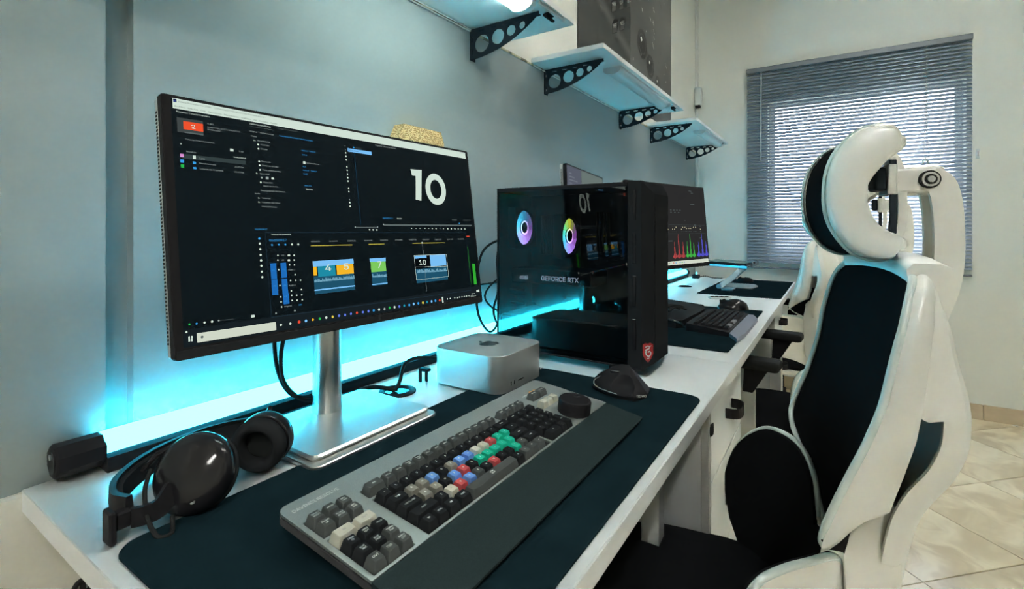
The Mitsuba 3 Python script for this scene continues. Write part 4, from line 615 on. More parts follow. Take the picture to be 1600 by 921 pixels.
# ------------------------------------------------------------------ editing keyboard
kb = thing('editing_keyboard', 'long grey video editing keyboard with coloured keys and a jog dial', 'keyboard')
t6 = math.radians(6); kb_b = np.array([-math.cos(t6), 0, math.sin(t6)]); kb_n = np.array([math.sin(t6), 0, math.cos(t6)])
KP0 = np.array([-0.3685, 0, 0.868]) - kb_n * 0.010
KF = frame4(KP0, (0, 1, 0), kb_b, kb_n)                # local: a along the desk, b away from the user, n out of the plate
A0, AE, B0, BE = 0.3115, 0.8765, -0.0065, 0.1525
U, KL = 0.0181, 0.394
ROWB = [0.1020, 0.0785, 0.0605, 0.0425, 0.0245, 0.0065]   # function row first, space row last
def plate_outline(o=0.0):
    q = sg.Polygon([(A0, B0), (AE, B0), (AE, BE), (A0, BE)]).buffer(-0.012).buffer(0.012 + o, quad_segs=6)
    return q.union(sg.box(A0 - o, B0 - o, AE + o, 0.05))
NP = 0.6725
wells = so.unary_union([sg.box(KL - 0.001, -0.0030, KL + 15 * U + 0.001, 0.0885), sg.box(KL - 0.001, 0.0925, KL + 14.5 * U + 0.001, 0.1115), sg.box(0.3175, 0.0745, 0.3175 + 3 * U + 0.0015, 0.1115), sg.box(0.3175, -0.0030, 0.3175 + 3 * U + 0.0015, 0.0705),
                        sg.box(NP - 0.001, -0.0030, NP + 4 * U + 0.001, 0.0885), sg.box(NP - 0.001, 0.0925, NP + 4 * U + 0.001, 0.1115), sg.box(0.7775, 0.0955, 0.8325, 0.1135), sg.box(0.7615, 0.0645, 0.8225, 0.0825)])
def plate_col(p, n, uv):
    g = mikit.noise(p.x * 1500, p.y * 1500, p.z * 1500)
    return C3(0.40, 0.43, 0.41) * (0.92 + 0.16 * g)
pr('m_kb_plate', mikit.proc(plate_col), 0.36, 0.65)
pr('m_kb_body', (0.030, 0.031, 0.032), 0.5)
scene['m_kb_rest'] = {'type': 'twosided', 'bsdf': {'type': 'diffuse', 'reflectance': mikit.proc(lambda p, n, uv: C3(0.012, 0.019, 0.020) * (0.8 + 0.4 * mikit.noise(p.x * 1200, p.y * 1200, p.z * 1200)))}}
obj('top_plate', place(prism(plate_outline().difference(wells), 0.003, -0.003), KF), 'm_kb_plate', kb, smooth=False)
obj('key_bed', place(prism(plate_outline(-0.002), 0.002, -0.0052), KF), 'm_black', kb, smooth=False)
P_ = np.array(plate_outline(0.0).exterior.coords)[:-1]; Q_ = np.array(plate_outline(-0.001).buffer(-0.02).exterior.coords)[:-1]
top_ = trimesh.transform_points(np.c_[P_, np.full(len(P_), -0.0054)], KF); mid_ = trimesh.transform_points(np.c_[P_, np.full(len(P_), -0.0125)], KF)
low_ = trimesh.transform_points(np.c_[Q_, np.full(len(Q_), -0.01)], KF); low_[:, 2] = DZ + 0.0036
obj('body', hull(np.vstack([top_, mid_, low_])), 'm_kb_body', kb, smooth=20)
rest = [(A0, -0.0068), (AE, -0.0068), (AE + 0.002, -0.078), (A0, -0.080)]
RV = [(a, b, -0.001 - (0.006 if b < -0.05 else 0)) for a, b in rest] + [(a, b, -0.006 - (0.004 if b < -0.05 else 0.006)) for a, b in rest]
rv = trimesh.transform_points(np.array(RV), KF)
lowr = rv[4:].copy(); lowr[:, 2] = DZ + 0.0036; lowr[[2, 3], 0] -= 0.016; lowr[:, 1] += [0.012, -0.012, -0.012, 0.012]
obj('wrist_rest', hull(np.vstack([rv, lowr])), 'm_kb_rest', kb, smooth=False, label='dark sloping wrist rest')
KC = {'k': ('m_key_black', (0.008, 0.009, 0.010)), 'd': ('m_key_dark', (0.045, 0.050, 0.050)), 'l': ('m_key_light', (0.22, 0.21, 0.18)), 'c': ('m_key_cream', (0.62, 0.58, 0.47)), 'b': ('m_key_blue', (0.13, 0.29, 0.76)), 'r': ('m_key_red', (0.52, 0.07, 0.075)), 'g': ('m_key_green', (0.012, 0.44, 0.28))}
for m_, c_ in KC.values(): pr(m_, c_, 0.55, 0.0, 0.03 if m_ in ('m_key_black', 'm_key_dark') else 0.15)
pr('m_legend', (0.75, 0.76, 0.72), 0.5); pr('m_legend_dim', (0.45, 0.42, 0.36), 0.5)
CAP = {}
def cap(w, d, c):
    q = (round(w, 5), round(d, 5), c)
    if q not in CAP:
        def ring(x, y, z, ch): return [(sx * (x - (ch if j else 0)), sy * (y - (0 if j else ch)) + (0.0006 if z > 0.004 else 0), z) for sx in (-1, 1) for sy in (-1, 1) for j in (0, 1)]
        w2, d2 = w / 2, d / 2
        m = hull(ring(w2, d2, -0.0028, 0.0006) + ring(w2 - 0.0001, d2 - 0.0001, -0.0002, 0.0006) + ring(w2 - 0.0023, d2 - 0.0020, 0.0088, 0.0008) + ring(w2 - 0.0029, d2 - 0.0026, 0.0096, 0.0008))
        CAP[q] = mikit.ply(m, KC[c][0], smooth=False)
    return CAP[q]
def key(a, b, w, c, leg='', d=0.0168):
    k = obj('key', None, None, kb, ref=cap(w, d, c), to=KF @ np.array([[1, 0, 0, a], [0, 1, 0, b], [0, 0, 1, 0], [0, 0, 0, 1.0]]))
    if leg:
        ls = leg.split('/'); h = 0.0021 if len(leg) > 3 else 0.0027; ms = []
        for i, s in enumerate(ls):
            t = text(s, h, 0.00015, True); bb = t.bounds; wmax = w - 0.0075
            if bb[1][0] - bb[0][0] > wmax: t.apply_scale([wmax / (bb[1][0] - bb[0][0]), 1, 1])
            bb = t.bounds; t.apply_translation([-(bb[0][0] + bb[1][0]) / 2, -h / 2 + (len(ls) - 1) * 0.0017 - i * 0.0034 + 0.001, 0.0096]); ms.append(t)
        t = cat(*ms); t = tm(t.vertices, t.faces); t.apply_translation([a, b, 0])
        obj('legend', place(t, KF), 'm_legend_dim' if c == 'c' else 'm_legend', k, smooth=False, kind='stuff')
def row(r, specs, a=None):
    a = KL if a is None else a
    for w, c, leg in specs:
        if c: key(a + w * U / 2, ROWB[r], w * U - 0.0012, c, leg)
        a += w * U
row(0, [(1.5, 'd', 'esc')] + [(1, 'd', s) for s in ('UNDO', 'REDO', 'TRIM/IN', 'TRIM/OUT', 'ROLL', 'SLIP', 'SWAP', 'RIPL', 'APPND', 'CLOSE', 'SNAP', 'FULL', 'VIEW')])
row(1, [(1, 'k', s) for s in ('~', '1', '2', '3', '4', '5', '6', '7', '8', '9', '0', '-', '=')] + [(2, 'k', 'delete')])
row(2, [(1.5, 'k', 'TAB')] + [(1, c, s) for c, s in zip('llbklbbccrgg', 'QWERTYUIOP[]')] + [(1.5, 'k', '\\')])
row(3, [(1.75, 'k', 'CAPS LOCK')] + [(1, c, s) for c, s in zip('llkbrkggggg', 'ASDFGHJKL;\'')] + [(2.25, 'k', 'enter')])
row(4, [(2.25, 'k', 'SHIFT')] + [(1, c, s) for c, s in zip('kcrbdkrkkg', 'ZXCVBNM,./')] + [(1, 'd', '^'), (1.75, 'k', 'shift')])
row(5, [(1, 'k', 'fn'), (1, 'k', 'CTRL'), (1.15, 'k', 'alt'), (1.2, 'k', 'cmd'), (5.75, 'd', 'STOP/PLAY'), (1, 'k', 'x'), (1.05, 'd', '<'), (1.1, 'd', 'v'), (1.1, 'd', '>'), (0.65, None, '')])
C0 = 0.3183
for r, b, ks in ((0, 0.1020, [(1, 'd', 'SMART/INSRT'), (1, 'd', 'APPND'), (1, 'd', 'RIPL/OWR')]), (1, 0.0840, [(1, 'd', 'CLOSE/UP'), (1, 'd', 'PLACE/ON TOP'), (1, 'd', 'SRC/OVR')]), (2, 0.0605, [(1.5, 'c', 'IN'), (1.5, 'c', 'OUT')]),
                 (3, 0.0425, [(1, 'k', 'TRIM/IN'), (1, 'k', 'TRIM/OUT'), (1, 'k', 'ROLL')]), (4, 0.0245, [(1, 'k', 'SLIP/SRC'), (1, 'k', 'SLIP/DEST'), (1, 'd', 'TRANS/DUR')]), (5, 0.0065, [(1, 'd', 'CUT'), (1, 'd', 'DIS'), (1, 'd', 'SMTH/CUT')])):
    a = C0
    for w, c, leg in ks: key(a + w * U / 2, b, w * U - 0.0012, c, leg); a += w * U
row(0, [(1, 'd', s) for s in ('CAM', 'AUDIO', 'LIVE', 'WRITE')], NP)
row(1, [(1, 'k', s) for s in ('clear', '=', '/', '*')], NP); row(2, [(1, 'k', s) for s in '789-'], NP); row(3, [(1, 'k', s) for s in '456+'], NP)
row(4, [(1, 'k', s) for s in '123'], NP); row(5, [(2, 'k', '0'), (1, 'k', '.')], NP)
key(NP + 3.5 * U, (ROWB[4] + ROWB[5]) / 2, U - 0.0012, 'k', 'enter', d=0.0168 + 0.018)
key(0.7915, 0.1045, 1.4 * U, 'd', 'SOURCE'); key(0.8185, 0.1045, 1.4 * U, 'd', 'TIMELN')
for a in (0.7735, 0.792, 0.8105): key(a, 0.0735, 0.0181, 'c', 'SHTL' if a < 0.78 else 'JOG' if a < 0.8 else 'SCRL')
dl = obj('jog_dial', place(lathe([(0, -0.003), (0.0292, -0.003), (0.0292, 0.0165), (0.0278, 0.0195), (0.0255, 0.0205), (0.0235, 0.0196), (0, 0.0192)], 56), KF @ np.array([[1, 0, 0, 0.795], [0, 1, 0, 0.0215], [0, 0, 1, 0.003], [0, 0, 0, 1.0]])), 'm_black', kb, smooth=30, label='round black jog dial')
obj('finger_dimple', place(lathe([(0, 0.0196), (0.0035, 0.0197), (0.0052, 0.0202), (0.0062, 0.0195)], 20, (0.810, 0.0255, 0.003)), KF), 'm_black_gloss', dl)
t = text('DAVINCI RESOLVE', 0.0052, 0.0002); t.apply_scale([0.060 / (t.bounds[1][0] - t.bounds[0][0]), 1, 1]); t.apply_translation([0.3215 - t.bounds[0][0], 0.1335, 0.0])
obj('lettering', place(t, KF), 'm_legend', kb, smooth=False, label='white lettering on the plate')
pr('m_orange', (0.75, 0.28, 0.03), 0.5)
obj('orange_mark', place(prism(sg.LineString([(0.806, 0.122), (0.812, 0.126), (0.818, 0.121), (0.824, 0.125), (0.83, 0.122)]).buffer(0.0009), 0.0002), KF), 'm_orange', kb, smooth=False)
obj('white_mark', place(prism(sg.LineString([(0.780, 0.121), (0.803, 0.121)]).buffer(0.0011), 0.0002), KF), 'm_legend', kb, smooth=False)

# ------------------------------------------------------------------ upright mouse on the pad
ms = thing('upright_mouse', 'black upright ergonomic mouse on the pad behind the jog dial', 'mouse')
S_ = trimesh.creation.icosphere(subdivisions=2, radius=1.0).vertices
def balls(pts): return hull(np.vstack([S_ * r + np.array(p) for *p, r in pts]))
zt = DZ + 0.0034
m = balls([(-0.441, 1.003, zt + 0.007, 0.007), (-0.405, 0.984, zt + 0.007, 0.007), (-0.376, 0.976, zt + 0.007, 0.007), (-0.346, 0.980, zt + 0.007, 0.007), (-0.333, 1.010, zt + 0.007, 0.007), (-0.340, 1.045, zt + 0.007, 0.007), (-0.395, 1.065, zt + 0.007, 0.007), (-0.435, 1.040, zt + 0.008, 0.008),
           (-0.440, 1.008, zt + 0.018, 0.007), (-0.433, 1.013, zt + 0.028, 0.006), (-0.417, 1.021, zt + 0.040, 0.005), (-0.391, 1.029, zt + 0.053, 0.004), (-0.375, 1.030, zt + 0.0545, 0.003), (-0.357, 1.030, zt + 0.032, 0.003), (-0.342, 1.022, zt + 0.014, 0.004), (-0.400, 1.045, zt + 0.040, 0.006), (-0.375, 1.042, zt + 0.042, 0.006)])
body = manifold3d.Manifold(manifold3d.Mesh(np.asarray(m.vertices, np.float32), np.asarray(m.faces, np.uint32)))
sp = trimesh.creation.icosphere(subdivisions=4, radius=1.0); sp.apply_scale([0.060, 0.048, 0.044]); sp.apply_transform(rotz(0.22)); sp.apply_translation([-0.372, 0.962, zt + 0.052])
body = body - manifold3d.Manifold(manifold3d.Mesh(np.asarray(sp.vertices, np.float32), np.asarray(sp.faces, np.uint32)))
obj('body', man(body), 'm_black', ms, smooth=30)
obj('base', prism(sg.Polygon([(-0.445, 1.003), (-0.405, 0.979), (-0.376, 0.971), (-0.343, 0.975), (-0.328, 1.01), (-0.338, 1.05), (-0.395, 1.07), (-0.44, 1.045)]).buffer(-0.006).buffer(0.006), 0.004, zt), 'm_black_matte', ms, smooth=False)
obj('light_line', tube([(-0.430, 1.006, zt + 0.030), (-0.441, 1.000, zt + 0.022), (-0.440, 0.9955, zt + 0.014), (-0.425, 0.9862, zt + 0.0105), (-0.404, 0.9762, zt + 0.0105), (-0.378, 0.9685, zt + 0.0105)], 0.0011, 6, smooth=6), 'm_chrome', ms, label='thin pale line around the thumb rest')
obj('wheel', cyl((-0.414, 1.034, zt + 0.040), (-0.404, 1.036, zt + 0.045), 0.006, 16), 'm_black_matte', ms)
obj('side_button', rbox(-0.410, -0.388, 1.010, 1.019, zt + 0.038, zt + 0.046, 0.003), 'm_black_gloss', ms)
t = text('Lenovo', 0.0065, 0.0006); d_ = np.array([0.80, 0.58, 0.0]); d_ /= np.linalg.norm(d_); n_ = np.array([0.55, -0.76, 0.35]); n_ /= np.linalg.norm(n_)
obj('lettering', place(t, frame4((-0.3475, 0.9735, zt + 0.0075), d_, np.cross(n_, d_), n_)), 'm_legend', ms, smooth=False)

# ------------------------------------------------------------------ computer tower with a smoked glass side
pc = thing('computer_tower', 'black computer tower with smoked glass side and glowing fans', 'computer')
X0, X1, Y0, Y1, Z0, Z1 = -0.812, -0.388, 1.155, 1.368, 0.848, 1.3025
scene['m_case_in'] = {'type': 'twosided', 'bsdf': {'type': 'diffuse', 'reflectance': rgb(0.006, 0.010, 0.014)}}
obj('top_panel', bx(X0, X1 - 0.034, Y0, Y1, Z1 - 0.012, Z1, 0.002), 'm_black', pc, smooth=False)
obj('bottom_panel', bx(X0, X1 - 0.034, Y0 + 0.004, Y1, Z0, Z0 + 0.012, 0.002), 'm_black', pc, smooth=False)
obj('rear_panel', bx(X0, X0 + 0.006, Y0 + 0.004, Y1, Z0 + 0.012, Z1 - 0.012), 'm_case_in', pc, smooth=False)
obj('side_panel', bx(X0, X1 - 0.034, Y1 - 0.004, Y1, Z0 + 0.012, Z1 - 0.012), 'm_black', pc, smooth=False)
obj('board_tray', bx(X0 + 0.006, X1 - 0.036, Y1 - 0.03, Y1 - 0.022, Z0 + 0.105, Z1 - 0.013), 'm_case_in', pc, smooth=False)
obj('power_cover', bx(X0 + 0.007, X1 - 0.036, Y0 + 0.012, Y1 - 0.022, Z0 + 0.014, Z0 + 0.095, 0.003), 'm_case_in', pc, smooth=False)
gl = tm([[X0 + 0.002, Y0 + 0.001, Z0 + 0.004], [X1 - 0.036, Y0 + 0.001, Z0 + 0.004], [X1 - 0.036, Y0 + 0.001, Z1 - 0.002], [X0 + 0.002, Y0 + 0.001, Z1 - 0.002]], [[0, 1, 2], [0, 2, 3]])
obj('glass_panel', gl, 'm_smoked', pc, smooth=False, label='smoked glass side panel')
obj('glass_edge', cat(bx(X0, X0 + 0.003, Y0 - 0.0005, Y0 + 0.004, Z0, Z1), bx(X0, X1 - 0.035, Y0 - 0.0005, Y0 + 0.004, Z0 - 0.001, Z0 + 0.0035)), 'm_black', pc, smooth=False)
# front panel: chamfered plate with side slots, an angular facet at the top and a red shield badge
FX = X1 - 0.034
sec = [(Y0 - 0.001, Z0 - 0.002), (Y1 + 0.001, Z0 - 0.002), (Y1 + 0.001, Z1 - 0.024), (Y1 - 0.030, Z1 + 0.001), (Y0 - 0.001, Z1 + 0.001)]
pts = [(FX, y, z) for y, z in sec] + [(X1, y, z) for y, z in sec]
pts += [(X1 + 0.023, y, z) for y in (Y0 + 0.023, Y1 - 0.070) for z in (Z0 + 0.012, Z1 - 0.030)]
fp = obj('front_panel', hull(pts), 'm_dull_black', pc, smooth=False, label='angular black front panel')
obj('front_mesh', bx(X1 + 0.0231, X1 + 0.0240, Y0 + 0.032, Y1 - 0.075, Z0 + 0.045, Z1 - 0.060), 'm_black_matte', fp, smooth=False)
for i in range(4):
    z = Z0 + 0.045 + i * 0.105
    s_ = obj('side_slot', bx(FX + 0.012, FX + 0.021, Y0 - 0.0022, Y0 + 0.0005, z, z + 0.075, 0.0008), 'm_black_gloss', fp, smooth=False)
shield = sg.Polygon([(-0.0135, 0.019), (-0.007, 0.0235), (0, 0.021), (0.007, 0.0235), (0.0135, 0.019), (0.0135, -0.004), (0.008, -0.016), (0, -0.0245), (-0.008, -0.016), (-0.0135, -0.004)])
pr('m_red', (0.52, 0.035, 0.035), 0.35); pr('m_badge_white', (0.75, 0.72, 0.70), 0.4)
# the badge is fixed near the left lower corner of the front
r2 = math.sqrt(0.5); fb = frame4((X1 + 0.0118, Y0 + 0.0106, 0.889), (r2, r2, 0), (0, 0, 1), (r2, -r2, 0))
bd = obj('shield_badge', place(prism(shield, 0.0015), fb), 'm_red', fp, smooth=False, label='red shield badge with a white dragon outline')
drg = so.unary_union([sg.LineString([(-0.006, 0.013), (-0.001, 0.016), (0.004, 0.013), (0.002, 0.009), (-0.003, 0.007), (-0.006, 0.001), (-0.004, -0.006), (0.001, -0.010), (0.006, -0.007), (0.0075, -0.001), (0.004, 0.003), (0.0005, 0.001)]).buffer(0.0014), sg.Polygon([(-0.009, 0.004), (-0.004, 0.010), (-0.0045, 0.004)]), sg.Polygon([(0.002, 0.015), (0.009, 0.017), (0.005, 0.012)]), sg.Polygon([(-0.008, -0.004), (-0.003, -0.002), (-0.005, 0.002)]), sg.LineString([(-0.002, -0.015), (0.003, -0.013)]).buffer(0.001)])
obj('dragon_emblem', place(prism(drg, 0.0006, 0.0015), fb), 'm_badge_white', bd, smooth=False)
for x in (X0 + 0.05, X1 - 0.08):
    for y in (Y0 + 0.03, Y1 - 0.03): obj('foot', cyl((x, y, DZ), (x, y, Z0 + 0.001), 0.014, 16), 'm_black', pc)
def hue(a, gain, pal):
    q = (a / (2 * math.pi) * 8) % 8; i = int(q); t = q - i
    return (np.array(pal[i]) * (1 - t) + np.array(pal[(i + 1) % 8]) * t) * gain
PAL1 = [(.10, .04, .16), (.05, .06, .14), (.02, .16, .26), (.03, .36, .52), (.08, .56, .85), (.30, .42, .90), (.42, .26, .80), (.26, .10, .42)]
PAL2 = [(.16, .05, .22), (.10, .10, .05), (.42, .46, .03), (.14, .62, .16), (.05, .72, .62), (.10, .50, .92), (.40, .30, .85), (.32, .12, .50)]
def fan(xc, cy, cz, off, gain):
    f = obj('cooling_fan', place(prism(sg.box(-0.058, -0.058, 0.058, 0.058).buffer(0.003).difference(sg.Point(0, 0).buffer(0.0535, quad_segs=12)), 0.024), frame4((xc - 0.024, cy, cz), (0, 1, 0), (0, 0, 1), (1, 0, 0))), 'm_case_in', pc, smooth=False, label='cooling fan lit in rainbow colours')
    fm = frame4((xc - 0.008, cy, cz), (0, 1, 0), (0, 0, 1), (1, 0, 0)); bl_ = []
    for i in range(13):
        a0 = i * 2 * math.pi / 13; P = []
        for r in np.linspace(0.021, 0.0515, 5):
            tw = (r - 0.021) * 9
            P.append([(r * math.cos(a0 + tw + q), r * math.sin(a0 + tw + q), -0.002 + q * 0.003) for q in np.linspace(0, 0.56, 4)])
        P = np.array(P); v = P.reshape(-1, 3); F = []
        for a in range(4):
            for b in range(3): q = a * 4 + b; F += [[q, q + 4, q + 5], [q, q + 5, q + 1]]
        m = tm(v, F); nz = np.cross(v[4] - v[0], v[5] - v[0])[2]
        if nz < 0: m.faces = m.faces[:, ::-1]
        bl_.append(m)
    for i, m in enumerate(bl_): glow('blade', place(m, fm), hue(i * 2 * math.pi / len(bl_) + 0.5, gain * 0.9, off), f)
    lr = obj('light_ring', place(lathe([(0.0163, 0.0005), (0.0218, 0.0005), (0.0218, 0.0012), (0.0163, 0.0012), (0.0163, 0.0005)], 40), fm), 'm_acrylic', f)
    for i in range(16):
        a = np.linspace(i, i + 1, 3) * math.pi / 8
        q = np.vstack([np.c_[0.0215 * np.cos(a), 0.0215 * np.sin(a), np.full(3, 0.003)], np.c_[0.0165 * np.cos(a), 0.0165 * np.sin(a), np.full(3, 0.003)]])
        glow('ring_light', place(tm(q, [[0, 1, 4], [0, 4, 3], [1, 2, 5], [1, 5, 4]]), fm), np.array(hue((i + .5) * math.pi / 8, gain * 1.6, off)) + np.array([0.55, 0.32, 0.55]) * gain * 0.6, lr)
    obj('hub', place(lathe([(0, 0.004), (0.012, 0.0038), (0.0162, 0.002), (0.0162, -0.006), (0, -0.006)], 28), fm), 'm_black', f)
fan(-0.780, 1.262, 1.190, PAL1, 7.0)
fan(-0.628, 1.262, 1.166, PAL2, 6.0)
ck = obj('cpu_cooler', cat(*[bx(-0.70 + 0.006 * i, -0.6985 + 0.006 * i, 1.21, 1.32, 1.115, 1.225) for i in range(8)]), 'm_case_in', pc, smooth=False)
gp = obj('graphics_card', rbox(-0.800, -0.545, 1.212, 1.325, 1.028, 1.072, 0.004, 8), 'm_case_in', pc)
pr('m_gpu_text', (0.55, 0.62, 0.66), 0.5)
for s, x, h in (('msi', -0.771, 0.0125), ('GEFORCE RTX', -0.700, 0.0125)):
    t = text(s, h, 0.0005, True)
    glow('lettering', place(t, frame4((x, 1.2115, 1.040), (1, 0, 0), (0, 0, 1), (0, -1, 0))), (0.9, 1.1, 1.3), gp)
obj('expansion_slots', cat(*[bx(X0 + 0.008, X0 + 0.06, 1.21, 1.215, z, z + 0.006) for z in (0.985, 1.005, 0.965)]), 'm_steel_black', pc, smooth=False)
obj('memory', cat(*[bx(-0.575 + 0.010 * i, -0.571 + 0.010 * i, 1.31, 1.336, 1.12, 1.235) for i in range(4)]), 'm_black', pc, smooth=False)

# cables hanging behind the tower, the loop on the desk and the cable to the grommet
for i, (p, r, lab) in enumerate((
    ([(-0.815, 1.30, 1.15), (-0.86, 1.26, 1.155), (-0.895, 1.20, 1.12), (-0.905, 1.18, 1.03), (-0.90, 1.18, 0.93), (-0.88, 1.21, 0.872), (-0.868, 1.24, 0.90), (-0.875, 1.27, 0.98), (-0.88, 1.27, 1.08), (-0.815, 1.31, 1.13)], 0.0036, 'black cable looping down behind the tower, nearest the monitor'),
    ([(-0.815, 1.27, 1.165), (-0.85, 1.245, 1.16), (-0.872, 1.24, 1.10), (-0.865, 1.235, 1.0), (-0.875, 1.225, 0.93), (-0.858, 1.25, 0.875), (-0.82, 1.33, 0.842)], 0.0032, 'black cable dropping straight behind the tower to the desk'),
    ([(-0.815, 1.32, 1.06), (-0.85, 1.27, 1.05), (-0.885, 1.22, 1.01), (-0.895, 1.21, 0.97), (-0.87, 1.25, 0.93), (-0.815, 1.33, 0.915)], 0.0028, 'thin black cable bowing out behind the tower'),
    ([(-0.815, 1.34, 1.03), (-0.838, 1.30, 1.02), (-0.848, 1.28, 0.96), (-0.84, 1.30, 0.90), (-0.815, 1.34, 0.875)], 0.0022, 'pale cable close behind the tower'))):
    obj('computer_cable', tube(p, r, 8, smooth=8), 'm_rubber' if i < 3 else 'm_panel_grey', None, label=lab, cat_='cable', group=None)
obj('wall_cable', tube([(XL + 0.004, 0.99, 1.012), (XL + 0.004, 1.2, 1.010), (XL + 0.004, 1.6, 1.004)], 0.003, 6), 'm_rubber', None, label='black cable running along the wall behind the tower', cat_='cable')
obj('box_cable', tube([(-0.800, 0.752, DZ + 0.004), (-0.800, 0.765, DZ + 0.022), (-0.822, 0.800, DZ + 0.046), (-0.835, 0.850, DZ + 0.048), (-0.815, 0.885, DZ + 0.044), (-0.784, 0.900, DZ + 0.040)], 0.0042, 8, smooth=8), 'm_rubber', None, label='black cable rising from the near grommet to the silver box', cat_='cable')
obj('power_cable', tube([(-0.800, 0.752, DZ + 0.004), (-0.815, 0.735, DZ + 0.012), (-0.845, 0.715, DZ + 0.012), (-0.862, 0.650, DZ + 0.0055), (-0.866, 0.55, DZ + 0.0055), (-0.860, 0.46, DZ + 0.0055)], 0.0046, 8, smooth=8), 'm_rubber', None, label='thick black cable lying behind the monitor base to the near grommet', cat_='cable')
obj('plug_adapter', cat(bx(-0.812, -0.803, 0.834, 0.838, DZ + 0.0005, DZ + 0.026, 0.001), bx(-0.800, -0.792, 0.843, 0.847, DZ + 0.0005, DZ + 0.026, 0.001), bx(-0.812, -0.786, 0.836, 0.850, DZ + 0.025, DZ + 0.032, 0.001)), 'm_black', None, smooth=False, label='small black plug adapter standing beside the silver box', cat_='adapter')
# chipboard wedge on the wall above the monitor
pr('m_chip', mikit.proc(lambda p, n, uv: mikit.mix(C3(0.36, 0.22, 0.075), C3(0.72, 0.52, 0.25), mikit.smoothstep(0.35, 0.65, mikit.noise(p.x * 420, p.y * 420, p.z * 420)))), 0.8)
w = place(prism(sg.Polygon([(0.850, 1.30), (1.035, 1.30), (1.030, 1.425), (1.018, 1.452), (0.880, 1.452), (0.862, 1.415)]), 0.035), frame4((XL, 0, 0), (0, 1, 0), (0, 0, 1), (1, 0, 0)))
obj('chipboard_block', w, 'm_chip', None, smooth=False, label='tan chipboard block on the wall behind the top of the near monitor', cat_='wood block')
# ------------------------------------------------------------------ middle desk
m2, s2_, M2, _ = monitor('dark monitor with coloured graphs on its screen, right of the black tower', (-0.563, 2.097, 1.0165), 0.28, 0.085, 0.60, 0.361, 0, (0.006, 0.007, 0.0155, 0.005), 'm_screen_grey')
it, W2, H2 = [], 600, 361
def fx(t): return t * W2
def fy(q): return 15.5 + q * 340
it.append(['R', 'gd2', 6.5, 16, 592, 355]); it.append(['R', 'w2', 6.5, 16, 592, 32])
r_ = np.random.default_rng(11)
for c, a, b in (('cr', .49, .655), ('cg', .665, .80), ('cb', .82, .985)):
    for k_ in range(3):
        c0, wd_ = a + (b - a) * (0.12 + 0.34 * k_ + 0.06), (b - a) * 0.30
        for i in range(11):
            x = c0 + wd_ * (i - 5) / 10; h = 0.03 + (0.16 + 0.10 * (k_ == 1)) * math.exp(-((i - 5) / 1.7) ** 2) + 0.02 * r_.random()
            it.append(['L', c, fx(x), fy(0.075 + 0.02 * abs(i - 5) / 5), fx(x + 0.004), fy(0.08 + h), 2.2])
    it.append(['L', c + 'd', fx(a + (b - a) * .5), fy(.1), fx(a + (b - a) * .5), fy(.36), 1.2])
for t in (.40, .43, .455, .515, .54, .56, .63, .65, .68, .70, .735, .76, .80, .83, .90):
    it.append(['D', 'kn', fx(t), fy(.445 + .012 * (int(t * 100) % 3)), 4.5]); it.append(['L', 'g4', fx(t - .008), fy(.485), fx(t + .012), fy(.485), 2.0]); it.append(['L', 'g4', fx(t - .008), fy(.415), fx(t + .010), fy(.415), 1.6])
for t, q, l in ((.40, .97, .05), (.77, .95, .04), (.80, .925, .03), (.78, .775, .06), (.50, .69, .02), (.54, .69, .02), (.58, .69, .02), (.62, .69, .02), (.50, .66, .02), (.55, .66, .02), (.60, .66, .02), (.68, .56, .015), (.45, .30, .05), (.88, .33, .03), (.41, .34, .03), (.81, .5, .03), (.42, .47, .02)):
    it.append(['L', 'g4', fx(t), fy(q), fx(t + l), fy(q), 2.2])
it.append(['L', 'g2', fx(.39), fy(.39), fx(.98), fy(.39), 1.2]); it.append(['L', 'g2', fx(.39), fy(.50), fx(.98), fy(.50), 1.2])
for i, c in enumerate('k or rd sb w sb gr b'.split()): it.append(['D', c, fx(.44 + .028 * i), 24.5, 4])
SC.update({'gd2': (0.022, 0.022, 0.022), 'cr': (0.42, 0.06, 0.06), 'cg': (0.05, 0.42, 0.06), 'cb': (0.09, 0.09, 0.62), 'crd': (0.09, .03, .03), 'cgd': (.03, .09, .03), 'cbd': (.035, .035, .12), 'kn': (0.40, 0.37, 0.24)})
SN.update({'gd2': 'program_window', 'cr': 'red_graph', 'cg': 'green_graph', 'cb': 'blue_graph', 'crd': 'red_haze', 'cgd': 'green_haze', 'cbd': 'blue_haze', 'kn': 'slider_knobs'})
LAYER['gd2'] = 0
screen_prints(it, M2, s2_)
obj('wall_arm', sweep([(-0.64, 2.13, 1.19), (-0.75, 2.14, 1.17), (-0.90, 2.14, 1.17)], np.array([(-.018, -.018), (.018, -.018), (.018, .018), (-.018, .018)]), up0=(0, 0, 1)), 'm_black', m2, smooth=False)
obj('wall_plate', bx(XL, XL + 0.02, 2.08, 2.20, 1.10, 1.24, 0.003), 'm_black', m2, smooth=False)
m3, s3_, M3, _ = monitor('slim pale-screened monitor standing edge-on behind the black tower', (-0.8252, 1.817, 1.085), -0.169, 0.03, 0.55, 0.333, 0, (0.004, 0.006, 0.012, 0.004), 'm_screen_grey')
SC.update({'pv': (0.085, 0.095, 0.125), 'pg': (0.12, 0.155, 0.145), 'pl': (0.16, 0.18, 0.21)}); SN.update({'pv': 'side_pane', 'pg': 'page', 'pl': 'pale_lines'}); LAYER.update({'pv': 0, 'pg': 0})
screen_prints([['R', 'pv', 5, 14, 190, 327], ['R', 'pg', 192, 14, 542, 327]] + [['R', 'pl', 30, 300 - 12 * i, 60 + 37 * (i % 3), 303 - 12 * i] for i in range(12)], M3, s3_)
